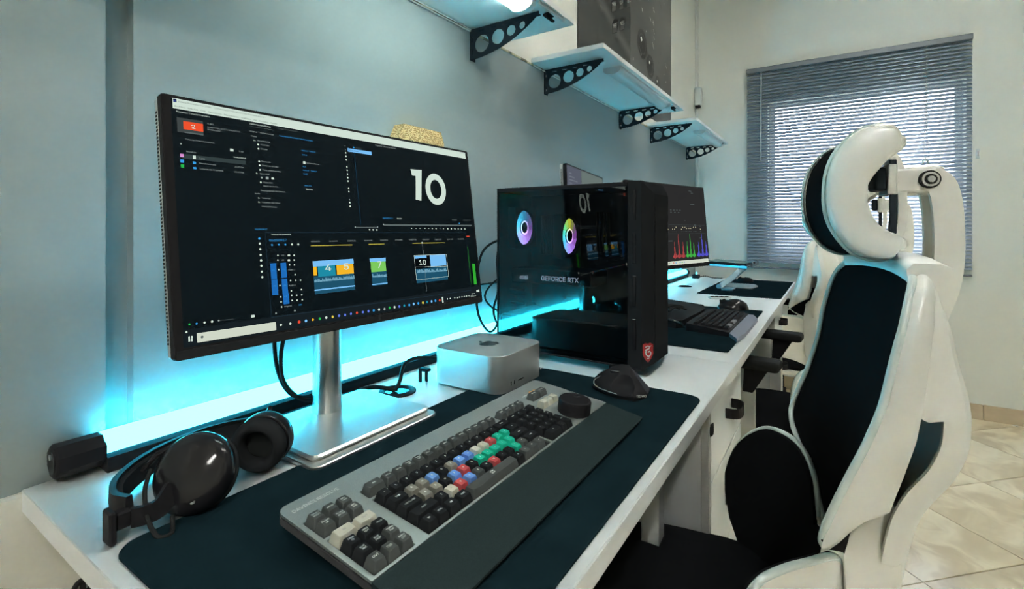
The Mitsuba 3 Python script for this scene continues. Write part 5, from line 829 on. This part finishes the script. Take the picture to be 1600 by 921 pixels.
obj('wall_arm', sweep([(-0.872, 1.825, 1.25), (-0.92, 1.835, 1.25)], np.array([(-.018, -.018), (.018, -.018), (.018, .018), (-.018, .018)]), up0=(0, 0, 1)), 'm_black', m3, smooth=False)
obj('wall_plate', bx(XL, XL + 0.02, 1.78, 1.89, 1.19, 1.31, 0.003), 'm_black', m3, smooth=False)

gk = thing('gaming_keyboard', 'wide black keyboard with a grey wrist rest on the middle desk', 'keyboard')
zk = DZ + 0.0034
def slab(poly, z0, z1, tilt_z=0.0, xref=-0.285):
    P = np.array(sg.Polygon(poly).exterior.coords)[:-1]
    return hull(np.vstack([np.c_[P, np.full(len(P), z0)], np.c_[P * 1.0, z1 + (xref - P[:, 0]) * tilt_z]]))
obj('body', slab([(-0.430, 1.750), (-0.288, 1.722), (-0.286, 2.142), (-0.402, 2.138), (-0.430, 2.10)], zk, zk + 0.014, 0.08), 'm_black', gk, smooth=False)
pr('m_wrist', (0.16, 0.17, 0.21), 0.42, 0.3)
obj('wrist_rest', slab([(-0.287, 1.724), (-0.254, 1.655), (-0.243, 1.75), (-0.243, 2.06), (-0.268, 2.142), (-0.287, 2.142)], zk, zk + 0.012, 0.0), 'm_wrist', gk, smooth=False, label='grey angled wrist rest')
gk_cap = mikit.ply(hull([(sx * 0.0080, sy * 0.0078, 0) for sx in (-1, 1) for sy in (-1, 1)] + [(sx * 0.0062, sy * 0.0060, 0.008) for sx in (-1, 1) for sy in (-1, 1)]), 'm_black', smooth=False)
pr('m_key_side', (0.20, 0.20, 0.21), 0.4, 0.4)
gk_cap2 = mikit.ply(hull([(sx * 0.0080, sy * 0.0060, 0) for sx in (-1, 1) for sy in (-1, 1)] + [(sx * 0.0062, sy * 0.0045, 0.006) for sx in (-1, 1) for sy in (-1, 1)]), 'm_key_side', smooth=False)
for i in range(6):
    for j in range(20):
        x, y = -0.304 - 0.0182 * i - (0.006 if i == 5 else 0), 1.768 + 0.0183 * j
        if i == 5 and j > 17: continue
        M = np.eye(4); M[:3, 3] = [x, y, zk + 0.0142 + (-0.285 - x) * 0.08]
        obj('key', None, None, gk, ref=gk_cap2 if i == 0 and 2 <= j <= 9 and j != 5 else gk_cap, to=M)
k = thing('cooling_stand', 'black wedge-shaped laptop cooling stand with a silver front edge beside the tower', 'laptop stand')
obj('body', slab([(-0.66, 1.790), (-0.470, 1.765), (-0.452, 1.79), (-0.440, 2.10), (-0.470, 2.20), (-0.66, 2.22)], zk, zk + 0.026, 0.06, -0.45), 'm_black', k, smooth=False)
obj('silver_edge', tube([(-0.66, 1.787, zk + 0.0395), (-0.475, 1.761, zk + 0.028), (-0.452, 1.783, zk + 0.014), (-0.445, 1.788, zk + 0.004)], 0.0035, 8), 'm_chrome', k, label='silver trim along the front edge')
for i, x in enumerate((-0.545, -0.52)):
    obj('headset_cable', tube([(x, 1.86, zk + 0.042), (x + 0.02, 1.90, zk + 0.056), (x + 0.045, 1.93, zk + 0.044), (x + 0.02, 1.97, zk + 0.048), (x - 0.02, 1.94, zk + 0.054), (x, 1.88, zk + 0.041)], 0.004, 6, smooth=6), 'm_rubber', None, label=('black coiled cable on the cooling stand, nearer the wall', 'black coiled cable on the cooling stand, nearer the keyboard')[i], cat_='cable')
def mouse(c, L_, W_, H_, ang, mat, label):
    k = thing('mouse', label, 'mouse')
    u = trimesh.creation.icosphere(subdivisions=3, radius=1.0); v = u.vertices.copy(); v = v[v[:, 2] > -0.05]
    m = hull(np.c_[u.vertices[:, 0] * L_ / 2 * (1 - 0.0 * u.vertices[:, 1]), u.vertices[:, 1] * W_ / 2 * (1 - 0.12 * u.vertices[:, 0]), np.maximum(u.vertices[:, 2], 0.0) * H_ * (1 + 0.18 * u.vertices[:, 0] * -1)])
    A = rotz(ang, c); obj('body', place(m, A), mat, k, smooth=40)
    obj('wheel', place(cyl((L_ * 0.27, -0.003, H_ * 0.80), (L_ * 0.27, 0.003, H_ * 0.80), 0.008, 16), A), 'm_rubber', k)
    obj('button_seam', place(bx(L_ * 0.05, L_ * 0.42, -0.0005, 0.0005, H_ * 0.45, H_ * 0.9, 0), A), 'm_black_matte', k, smooth=False)
    return k
mouse((-0.372, 2.322, zk), 0.128, 0.080, 0.044, math.pi + 0.35, 'm_black_gloss', 'glossy black mouse behind the gaming keyboard')
mouse((-0.492, 3.535, zk), 0.105, 0.062, 0.030, math.pi, 'm_black', 'small black mouse on the far desk pad below the window')
k = thing('remote_control', 'slim dark grey strip remote lying between the far desk pads', 'remote')
rm = rotz(math.atan2(0.056, 0.085), (-0.487, 2.655, DZ))
obj('case', place(bx(-0.052, 0.052, -0.021, 0.021, 0.0003, 0.009, 0.002), rm), 'm_panel_grey', k, smooth=False)
for i in range(4): obj('button', place(bx(-0.044 + 0.024 * i, -0.026 + 0.024 * i, -0.013, 0.013, 0.0092, 0.0105), rm), 'm_black', k, smooth=False)

# ------------------------------------------------------------------ farthest desk: folding stand with a tablet
pr('m_stand', (0.16, 0.26, 0.31), 0.32, 0.75)
k = thing('laptop_stand', 'folding aluminium laptop stand with raised arms on the farthest desk', 'laptop stand')
obj('base_plate', slab([(-0.565, 3.13), (-0.40, 3.12), (-0.385, 3.27), (-0.415, 3.36), (-0.575, 3.36)], zk, zk + 0.006), 'm_alu_light', k, smooth=False)
obj('foot', rbox(-0.535, -0.475, 2.96, 3.07, zk, zk + 0.014, 0.004), 'm_stand', k)
for y0_, y1_ in ((3.06, 3.115), (3.20, 3.25)):
    obj('arm', sweep([(-0.565, y0_, zk + 0.010), (-0.505, y0_ + 0.027, 0.895), (-0.440, y1_, 0.962)], np.array([(-0.009, -0.004), (0.009, -0.004), (0.009, 0.004), (-0.009, 0.004)]) * [1.6, 1.4], up0=(0, 1, 0)), 'm_stand', k, smooth=False)
    for p in ((-0.565, y0_, zk + 0.014), (-0.442, y1_, 0.962)): obj('hinge', cyl((p[0], p[1] - 0.018, p[2]), (p[0], p[1] + 0.018, p[2]), 0.013, 16), 'm_stand', k)
TP = [(-0.690, 3.22), (-0.418, 3.075), (-0.400, 3.36), (-0.660, 3.50)]
obj('top_plate', slab(TP, 0.956, 0.968), 'm_stand', k, smooth=False)
for x, y in ((-0.410, 3.12), (-0.402, 3.30)): obj('stop_hook', cat(bx(x - 0.002, x + 0.016, y - 0.013, y + 0.013, 0.965, 0.971), bx(x + 0.010, x + 0.016, y - 0.013, y + 0.013, 0.971, 0.990, 0.001)), 'm_chrome', k, smooth=False)
k = thing('tablet', 'thin dark tablet lying on the folding stand', 'tablet')
obj('case', slab([(-0.685, 3.235), (-0.424, 3.095), (-0.408, 3.345), (-0.655, 3.48)], 0.9684, 0.981), 'm_black', k, smooth=False)
pr('m_tablet', (0.055, 0.10, 0.10), 0.1)
obj('screen', slab([(-0.675, 3.24), (-0.430, 3.105), (-0.416, 3.340), (-0.65, 3.465)], 0.9811, 0.9815), 'm_tablet', k, smooth=False)
k = thing('power_adapter', 'small black power adapter at the back of the farthest desk in the corner', 'adapter')
obj('case', rbox(-0.845, -0.800, 3.60, 3.655, DZ + 0.0004, DZ + 0.026, 0.004), 'm_black', k)
obj('cable', tube([(-0.800, 3.63, DZ + 0.012), (-0.76, 3.655, DZ + 0.016), (-0.72, 3.67, DZ + 0.006), (-0.66, 3.69, DZ + 0.004)], 0.003, 6, smooth=6), 'm_rubber', k)
obj('plug', bx(-0.82, -0.812, 3.61, 3.62, DZ + 0.0265, DZ + 0.045), 'm_alu_light', k, smooth=False)
# ------------------------------------------------------------------ white ergonomic chairs (local axes: x forward, y left, z up)
def interp(z, tab):
    tab = np.array(tab); o = np.argsort(tab[:, 0]); return np.interp(z, tab[o, 0], tab[o, 1])
FE = [(0.56, -0.150), (0.748, -0.150), (0.775, -0.158), (0.841, -0.182), (0.895, -0.203), (0.956, -0.222), (1.023, -0.233), (1.073, -0.245), (1.10, -0.252), (1.128, -0.268)]
WE = [(0.56, 0.190), (0.70, 0.205), (0.80, 0.200), (0.86, 0.203), (0.95, 0.213), (1.03, 0.218), (1.07, 0.216), (1.10, 0.205), (1.118, 0.187), (1.128, 0.160)]
FC = [(0.56, -0.250), (0.64, -0.246), (0.80, -0.225), (0.95, -0.240), (1.07, -0.262), (1.128, -0.280)]
FR = [(0.70, -0.190), (0.738, -0.198), (0.782, -0.224), (0.809, -0.237), (0.862, -0.252), (0.913, -0.264), (0.963, -0.270), (1.027, -0.275), (1.09, -0.282), (1.13, -0.292)]
WFAR = [(0.56, 0.090), (0.60, 0.092), (0.656, 0.099), (0.70, 0.112), (0.735, 0.128), (0.756, 0.143), (0.775, 0.172), (0.80, 0.200)]
FFAR = [(0.56, -0.222), (0.656, -0.208), (0.70, -0.200), (0.735, -0.190), (0.756, -0.178), (0.775, -0.170), (0.80, -0.164)]
WNEAR = [(0.56, 0.090), (0.66, 0.100), (0.70, 0.118), (0.72, 0.140), (0.738, 0.175), (0.748, 0.2035)]
FNEAR = [(0.56, -0.222), (0.66, -0.210), (0.70, -0.198), (0.72, -0.185), (0.738, -0.163), (0.748, -0.150)]
def back_pt(s, z, off=0.0):
    w, fe, fc = interp(z, WE), interp(z, FE), interp(z, FC)
    if s < 0 and z < 0.80: w, fe = interp(z, WFAR), interp(z, FFAR)       # the far side narrows to a point below the waist
    if s > 0 and z < 0.748: w, fe = interp(z, WNEAR), interp(z, FNEAR)
    return np.array([fc + (fe - fc) * abs(s) ** 2.2 + off, s * w, z])
LOBE = [(0.099, 0.640), (0.104, 0.690), (0.118, 0.730), (0.140, 0.756), (0.172, 0.764), (0.200, 0.753), (0.231, 0.706), (0.248, 0.640), (0.250, 0.590), (0.245, 0.538), (0.231, 0.485), (0.220, 0.440), (0.195, 0.420), (0.12, 0.415), (0.0, 0.412)]
LOBE_NEAR = [(0.099, 0.600), (0.104, 0.655), (0.118, 0.690), (0.140, 0.704), (0.172, 0.709), (0.205, 0.710), (0.232, 0.698), (0.247, 0.655), (0.250, 0.590), (0.245, 0.538), (0.231, 0.485), (0.220, 0.440), (0.195, 0.420), (0.12, 0.415), (0.0, 0.412)]
def lobe_x(r): return -0.232 + 0.185 * (r / 0.25) ** 2
CH = {}
def chair_parts():
    P = []     # (name, parent index or None, mesh, material, smooth, label)
    def add(name, m, mat, parent=None, smooth=30, label=None): P.append((name, parent, m, mat, smooth, label)); return len(P) - 1
    # seat: rounded cushion with a white pan below it
    th = np.linspace(0, 2 * math.pi, 48, endpoint=False)
    ox = 0.025 + 0.235 * np.sign(np.cos(th)) * np.abs(np.cos(th)) ** 0.62; oy = 0.245 * np.sign(np.sin(th)) * np.abs(np.sin(th)) ** 0.62
    rings = []
    for s, dz in ((0.0, 0.0), (0.45, 0.003), (0.75, 0.006), (0.90, 0.004), (0.97, -0.006), (1.0, -0.022), (0.985, -0.040), (0.93, -0.050), (0.0, -0.050)):
        x, y = 0.025 + (ox - 0.025) * s, oy * s
        z = 0.472 + dz + 0.016 * (np.abs(y) / 0.245) ** 2 * (s > 0) - 0.030 * np.clip((x - 0.12) / 0.14, 0, 1) ** 2 - 0.030 * np.clip((-0.05 - x) / 0.16, 0, 1) ** 2
        rings.append(np.c_[x, y, z])
    V = np.vstack(rings); k = 48; F = []
    for i in range(len(rings) - 1):
        for a in range(k):
            b = (a + 1) % k; F += [[i * k + a, (i + 1) * k + a, (i + 1) * k + b], [i * k + a, (i + 1) * k + b, i * k + b]]
    seat = tm(V, F); seat.merge_vertices(); seat.update_faces(seat.nondegenerate_faces())
    if seat.volume < 0: seat.invert()
    st = add('seat', seat, 'm_fabric', smooth=50, label='black ribbed seat cushion')
    add('seat_pan', bevel_prism(sg.Polygon(np.c_[ox, oy]).buffer(-0.012), 0.385, 0.424, 0.012), 'm_shell', smooth=30)
    # back: mesh panel, rim, side members, top bridge
    zs = np.concatenate([np.linspace(0.56, 1.07, 24), np.linspace(1.08, 1.128, 9)]); ss = np.linspace(-1, 1, 21)
    G = np.array([[back_pt(s, z) for s in ss] for z in zs])
    G[-9:, :, 2] += 0.0
    bk = add('backrest_mesh', shell(G[:, ::-1], 0.006), 'm_mesh', smooth=40, label='black mesh backrest panel')
    edge = [back_pt(-1, z, 0.001) for z in zs] + [back_pt(s, 1.1285, 0.001) for s in np.linspace(-0.9, 0.9, 12)] + [back_pt(1, z, 0.001) for z in zs[::-1]]
    add('back_rim', sweep(resample(edge, 150), circ(0.0055, 8)), 'm_shell_rim', smooth=50, label='pale rim around the mesh')
    for sg_ in (-1, 1):
        rings = []; z_lo = 0.742 if sg_ > 0 else 0.93
        for z in np.concatenate([np.linspace(z_lo, 1.10, 26), np.linspace(1.108, 1.142, 6)]):
            zz = min(z, 1.126); w, fe, fr = interp(zz, WE), interp(zz, FE), interp(zz, FR); q = np.clip((1.142 - z) / 0.03, 0.25, 1)
            taper = np.clip((z - z_lo) / 0.05, 0.92 if sg_ > 0 else 0.3, 1)
            rd = fe + (fr - fe) * taper; bu = 1.0 if sg_ > 0 else np.clip((z - z_lo) / 0.06, 0, 1) * 1.0 - 1.0 * (z < z_lo + 0.03)
            sec = [(fe - 0.002, w + 0.003 * bu), ((fe * 0.75 + rd * 0.25), w + 0.0085 * bu), ((fe + rd) / 2, w + 0.0085 * bu), (rd + 0.006, w - 0.002), (rd, w - 0.018), (rd + 0.002, w - 0.045 * q), (fe - 0.022, w - 0.040 * q), (fe - 0.010, w - 0.010)]
            rings.append([(x, sg_ * y, z + (0.050 if sg_ > 0 else 0.0) * np.clip((z_lo + 0.07 - z) / 0.07, 0, 1) * np.clip((fe - x) / (fe - rd + 1e-6), 0, 1)) for x, y in sec])
        R = np.array(rings); k = R.shape[1]; V = np.vstack([R.reshape(-1, 3), R[0].mean(0), R[-1].mean(0)]); F = []
        for i in range(len(R) - 1):
            for a in range(k):
                b = (a + 1) % k; F += [[i * k + a, (i + 1) * k + a, (i + 1) * k + b], [i * k + a, (i + 1) * k + b, i * k + b]]
        for a in range(k):
            b = (a + 1) % k; F += [[len(R) * k, a, b], [len(R) * k + 1, (len(R) - 1) * k + b, (len(R) - 1) * k + a]]
        m = tm(V, F)
        if m.volume < 0: m.invert()
        add('side_shell', m, 'm_shell', smooth=50, label='white side shell of the back')
    top = [(interp(1.12, FR) + 0.012 - 0.012 * (1 - s * s), s * 0.175, 1.125 + 0.008 * (1 - s * s)) for s in np.linspace(-1, 1, 17)]
    add('top_bridge', sweep(np.array(top), np.array([(-0.030, -0.010), (-0.018, -0.017), (0.012, -0.017), (0.020, -0.008), (0.018, 0.010), (-0.02, 0.012)]), up0=(0, 0, 1)), 'm_shell', smooth=50, label='white bridge across the top of the back')
    # rear frame: a curved plate bulging to the back, with turned-up rims
    path = smooth_path([(-0.282, 1.135), (-0.297, 1.07), (-0.306, 1.017), (-0.317, 0.962), (-0.317, 0.906), (-0.303, 0.862), (-0.280, 0.815), (-0.268, 0.770), (-0.266, 0.715), (-0.266, 0.640), (-0.262, 0.540), (-0.250, 0.450), (-0.205, 0.380), (-0.10, 0.362)], 4)
    wz = lambda z: interp(z, [(0.40, 0.055), (0.54, 0.07), (0.66, 0.105), (0.76, 0.150), (0.86, 0.178), (0.95, 0.183), (1.05, 0.176), (1.10, 0.16), (1.135, 0.13)])
    tt = np.gradient(path, axis=0); tt /= np.linalg.norm(tt, axis=1, keepdims=True); nn = np.c_[-tt[:, 1], tt[:, 0]]
    if nn[len(nn) // 3][0] < 0: nn = -nn                   # nn points forward
    Gf = []
    for (x, z), n in zip(path, nn):
        w, dq = wz(z), np.clip((1.10 - z) / 0.09, 0, 1); Gf.append([(x + n[0] * d * dq, s * w, z + n[1] * d * dq) for s, d in ((-1.0, 0.026), (-1.005, 0.010), (-0.97, 0.001), (-0.90, -0.001), (-0.5, -0.004), (0, -0.006), (0.5, -0.004), (0.90, -0.001), (0.97, 0.001), (1.005, 0.010), (1.0, 0.026))])
    Gf = np.array(Gf)
    rf = add('rear_frame', shell(Gf, 0.007) , 'm_shell', smooth=40, label='white curved frame behind the back')
    def fz_plate(poly, y0, th):
        return place(prism(sg.Polygon(poly).buffer(-0.004).buffer(0.004), th), frame4((0, y0 + th, 0), (1, 0, 0), (0, 0, 1), (0, -1, 0)))
    zz = np.linspace(1.125, 0.945, 10); pz = path[:, 1]; pf = lambda z: np.interp(-z, -pz[:24], path[:24, 0])
    for sg_ in (-1, 1):
        sh = [(interp(z, FR) + 0.010, z) for z in zz] + [(interp(0.93, FR) - 0.010, 0.936), (interp(0.93, FR) - 0.024, 0.940), (pf(0.93) + 0.012, 0.930)] + [(pf(z) + 0.004, z) for z in zz[::-1]]
        add('shoulder_plate', fz_plate(sh, sg_ * 0.186 - 0.006, 0.012), 'm_shell', smooth=40, label='white shoulder joining the side shell and the rear frame')
        lo = [(-0.262, 0.790), (-0.225, 0.800), (-0.200, 0.770), (-0.193, 0.735), (-0.196, 0.68), (-0.200, 0.60), (-0.205, 0.50), (-0.245, 0.45), (-0.258, 0.54), (-0.263, 0.64), (-0.264, 0.72)]
        add('lower_side_plate', fz_plate(lo, sg_ * 0.128 - 0.006, 0.012), 'm_shell', smooth=40)
    # lumbar pad: two independent forward-sweeping flaps that meet in the middle
    def outline(o): return smooth_path(np.array(o), 6)
    up_f, lo_f = outline(LOBE[:9]), outline(LOBE[8:])
    up_n, lo_n = outline(LOBE_NEAR[:9]), outline(LOBE_NEAR[8:])
    def grid(off):
        cols = []
        for r in np.concatenate([-np.linspace(0.2495, 0.20, 9), -np.linspace(0.19, 0.099, 12), np.linspace(-0.0985, 0.0985, 15), np.linspace(0.099, 0.19, 12), np.linspace(0.20, 0.2495, 9)]):
            q = abs(r); U_, L_ = (up_n, lo_n) if r > 0 else (up_f, lo_f)
            o1, o2 = np.argsort(U_[:, 0]), np.argsort(L_[:, 0])
            zh = np.interp(q, U_[o1, 0], U_[o1, 1]) if q >= 0.0989 else 0.605 + 0.02 * (q / 0.0985) ** 2
            zl = np.interp(q, L_[o2, 0], L_[o2, 1]); sl = 2 * 0.185 * r / 0.0625; n = np.array([1.0, -sl, 0]) / math.hypot(1, sl)
            cols.append([np.array([lobe_x(q), r, z]) + n * off for z in np.linspace(zl, zh, 14)])
        return np.array(cols)
    add('lumbar_pad', shell(grid(0.004)[::-1], 0.008), 'm_fabric', smooth=45, label='black lumbar pad with two curved lobes')
    add('lumbar_shell', shell(grid(-0.0045)[::-1], 0.010), 'm_shell', smooth=45, label='white shell behind the lumbar pad')
    for sg_, o in ((-1, LOBE), (1, LOBE_NEAR)):
        ed = np.array([(lobe_x(r), sg_ * r, z) for r, z in outline(o)[:-10]])
        add('lumbar_rim', sweep(ed, circ(0.0058, 8)), 'm_shell_rim', smooth=50, label='pale rim around the lobe')
    add('back_lining', shell(np.array([[(interp(z, FC) + (interp(z, FE) - interp(z, FC)) * abs(q * (1 - 0.040 / interp(z, WE))) ** 2.2 - 0.014, q * (interp(z, WE) - 0.040), z) for q in np.linspace(1, -1, 15)] for z in np.linspace(0.87, 1.10, 14)]), 0.003), 'm_shell', smooth=40)
    # headrest: C-shaped side frames, mesh wrapped over their fronts, tip bars and a rear bar
    outer = np.array([(-0.270, 1.326), (-0.262, 1.339), (-0.245, 1.344), (-0.217, 1.335), (-0.192, 1.308), (-0.180, 1.279), (-0.176, 1.245), (-0.178, 1.213), (-0.188, 1.184), (-0.209, 1.155), (-0.233, 1.142), (-0.254, 1.143), (-0.268, 1.153)])
    inner = np.array([(-0.274, 1.302), (-0.263, 1.297), (-0.252, 1.287), (-0.242, 1.274), (-0.234, 1.262), (-0.230, 1.252), (-0.229, 1.242), (-0.230, 1.228), (-0.234, 1.212), (-0.241, 1.198), (-0.250, 1.189), (-0.260, 1.183), (-0.272, 1.180)])
    oo, ii = smooth_path(outer, 5), smooth_path(inner, 5); mid_, hw = (oo + ii) / 2, np.linalg.norm(oo - ii, axis=1) / 2
    hm = None
    for sg_ in (-1, 1):
        rings = []; k = 16; n = len(mid_)
        for i in range(n):
            ec = min(1.0, math.sqrt(max(0.0, 1 - (1 - min(i, n - 1 - i) / 5.0) ** 2)) * 0.55 + 0.45) if min(i, n - 1 - i) < 5 else 1.0
            d = (oo[i] - ii[i]) / (2 * hw[i] + 1e-9); a = np.arange(k) * 2 * math.pi / k; e = 0.75
            sx, sy = np.sign(np.cos(a)) * np.abs(np.cos(a)) ** e, np.sign(np.sin(a)) * np.abs(np.sin(a)) ** e
            rings.append(np.c_[mid_[i, 0] + d[0] * hw[i] * ec * sx, sg_ * 0.108 + 0.016 * ec * sy, mid_[i, 1] + d[1] * hw[i] * ec * sx])
        R = np.array(rings); V = np.vstack([R.reshape(-1, 3), R[0].mean(0), R[-1].mean(0)]); F = []
        for i in range(n - 1):
            for a in range(k):
                b = (a + 1) % k; F += [[i * k + a, (i + 1) * k + a, (i + 1) * k + b], [i * k + a, (i + 1) * k + b, i * k + b]]
        for a in range(k):
            b = (a + 1) % k; F += [[n * k, a, b], [n * k + 1, (n - 1) * k + b, (n - 1) * k + a]]
        m = tm(V, F)
        if m.volume < 0: m.invert()
        add('headrest_frame', m, 'm_shell', smooth=60, label='white C-shaped headrest side')
    hf = oo[2:-1]
    G = np.array([[(x - 0.004 - 0.010 * (1 - s * s), s * 0.100, z) for s in np.linspace(-1, 1, 11)] for x, z in hf])
    add('headrest_mesh', shell(G, 0.005), 'm_mesh', smooth=40, label='black mesh headrest panel')
    for sg_ in (-1, 1): add('headrest_rim', sweep(np.array([(x + 0.0005, sg_ * 0.0985, z) for x, z in hf]), circ(0.0035, 6)), 'm_shell_rim', smooth=50)
    for z in (1.318, 1.166): add('headrest_tip_bar', rbox(-0.282, -0.260, -0.100, 0.100, z - 0.010, z + 0.010, 0.008, 10), 'm_shell')
    rb = add('headrest_rear_bar', sweep(smooth_path([(-0.272, 0, 1.322), (-0.291, 0, 1.295), (-0.297, 0, 1.25), (-0.297, 0, 1.20), (-0.290, 0, 1.175), (-0.272, 0, 1.164)], 5), np.array([(-0.022, -0.006), (0.022, -0.006), (0.022, 0.006), (-0.022, 0.006)]), fix=(0, 1, 0)), 'm_shell', smooth=30, label='white rear bar of the headrest')
    add('slide_slot', bx(-0.2895, -0.2800, 0.0200, 0.0235, 1.180, 1.300, 0.001), 'm_steel_black', smooth=False, label='dark slide slot')
    add('slide_clamp', rbox(-0.279, -0.260, -0.020, 0.020, 1.250, 1.289, 0.006), 'm_steel_black', label='dark clamp block')
    add('clamp_bracket', rbox(-0.291, -0.277, -0.025, 0.025, 1.243, 1.293, 0.003, 10), 'm_shell')
    add('slide_stop', bx(-0.286, -0.272, 0.0, 0.022, 1.176, 1.184, 0.001), 'm_steel_black', smooth=False)
    arm = add('headrest_arm', rbox(-0.353, -0.284, -0.023, 0.023, 1.243, 1.288, 0.008), 'm_shell', label='white arm holding the headrest')
    for a, b, r, mt in ((0.0, 0.002, 0.0140, 'm_black_matte'), (0.002, 0.0035, 0.0115, 'm_alu'), (0.0035, 0.0045, 0.0080, 'm_black_matte'), (0.0045, 0.0058, 0.0050, 'm_chrome')):
        add('pivot_bolt' if a == 0 else 'pivot_washer', cyl((-0.331, 0.0228 + a * 1.6 - (0.002 if a == 0 else 0), 1.266), (-0.331, 0.0238 + b * 1.6 + 0.001, 1.266), r, 24), mt)
    pp = smooth_path([(-0.332, 0, 1.267), (-0.346, 0, 1.258), (-0.353, 0, 1.232), (-0.356, 0, 1.19), (-0.356, 0, 1.14), (-0.350, 0, 1.095), (-0.336, 0, 1.05), (-0.322, 0, 1.00)], 5)
    u_ = np.array([(-0.024, -0.019), (0.024, -0.019), (0.026, -0.004), (0.024, 0.019), (0.016, 0.019), (0.013, -0.006), (-0.013, -0.006), (-0.016, 0.019), (-0.024, 0.019), (-0.026, -0.004)])
    ps = sweep(pp, u_, fix=(0, 1, 0))
    add('headrest_post', ps, 'm_shell', smooth=30, label='white channelled post carrying the headrest')
    # armrests, gas column, star base with castors
    for sg_, dz, nm in ((1, ARM_DROP, 'left'), (-1, 0.0, 'right')):
        a = add('armrest_pad', rbox(-0.018, 0.215, sg_ * 0.275 - 0.042, sg_ * 0.275 + 0.042, 0.700 - dz, 0.735 - dz, 0.014), 'm_rubber', label='black armrest pad')
        add('armrest_bracket', hull([(0.02 + dx, sg_ * (0.275) + dy, 0.700 - dz) for dx in (0, 0.075) for dy in (-0.016, 0.016)] + [(0.068 + dx, sg_ * 0.275 + dy, 0.615 - dz) for dx in (0, 0.032) for dy in (-0.014, 0.014)]), 'm_black', smooth=False, label='black armrest bracket')
        add('armrest_post', sweep(smooth_path([(0.085, sg_ * 0.275, 0.62 - dz), (0.085, sg_ * 0.275, 0.50), (0.085, sg_ * 0.26, 0.42), (0.085, sg_ * 0.20, 0.395), (0.085, sg_ * 0.05, 0.395)], 5), np.array([(-0.013, -0.022), (0.013, -0.022), (0.013, 0.022), (-0.013, 0.022)]), up0=(1, 0, 0)), 'm_shell', smooth=30)
    add('gas_column', lathe([(0, 0.10), (0.028, 0.10), (0.028, 0.25), (0.018, 0.25), (0.018, 0.39), (0, 0.39)], 24), 'm_black')
    add('hub', lathe([(0, 0.075), (0.05, 0.08), (0.045, 0.125), (0.03, 0.14), (0, 0.14)], 24), 'm_shell')
    for i in range(5):
        a = i * 2 * math.pi / 5 + 0.3; c, s = math.cos(a), math.sin(a)
        add('base_arm', hull([(0.03 * c - 0.024 * s * q, 0.03 * s + 0.024 * c * q, z) for q in (-1, 1) for z in (0.078, 0.118)] + [(0.30 * c - 0.014 * s * q, 0.30 * s + 0.014 * c * q, z) for q in (-1, 1) for z in (0.066, 0.082)]), 'm_shell', smooth=False)
        cx_, cy_ = 0.288 * c, 0.288 * s
        for q in (-1, 1): add('castor', cyl((cx_ - 0.008 * s * q, cy_ + 0.008 * c * q, 0.028), (cx_ - 0.022 * s * q, cy_ + 0.022 * c * q, 0.028), 0.028, 18), 'm_black')
        add('castor_stem', cyl((cx_, cy_, 0.03), (cx_, cy_, 0.07), 0.007, 10), 'm_black')
    return P
PARTS = {}
def chair(label, cx, cy, yaw, drop):
    global ARM_DROP
    ARM_DROP = drop
    if drop not in PARTS: PARTS[drop] = [(n, p, mikit.ply(m, mt, smooth=s), l) for n, p, m, mt, s, l in chair_parts()]
    k = thing('office_chair', label, 'chair', 'white ergonomic office chairs')
    h = math.pi + math.radians(yaw)
    M = rotz(h, (cx, cy, 0))
    for n, p, ref, l in PARTS[drop]: obj(n, None, None, k, ref=ref, to=M, label=l)
    return k
# forward of the chair is the desk side; yaw turns it towards the camera
chair('white ergonomic chair with black mesh and C-shaped headrest, nearest the camera', -0.205, 0.965, 11, 0.13)
chair('white ergonomic chair at the middle desk, half hidden behind the nearest chair', -0.150, 2.165, -4, 0.0)
chair('white ergonomic chair at the farthest desk, seen from behind near the window', -0.265, 3.28, -24, 0.0)
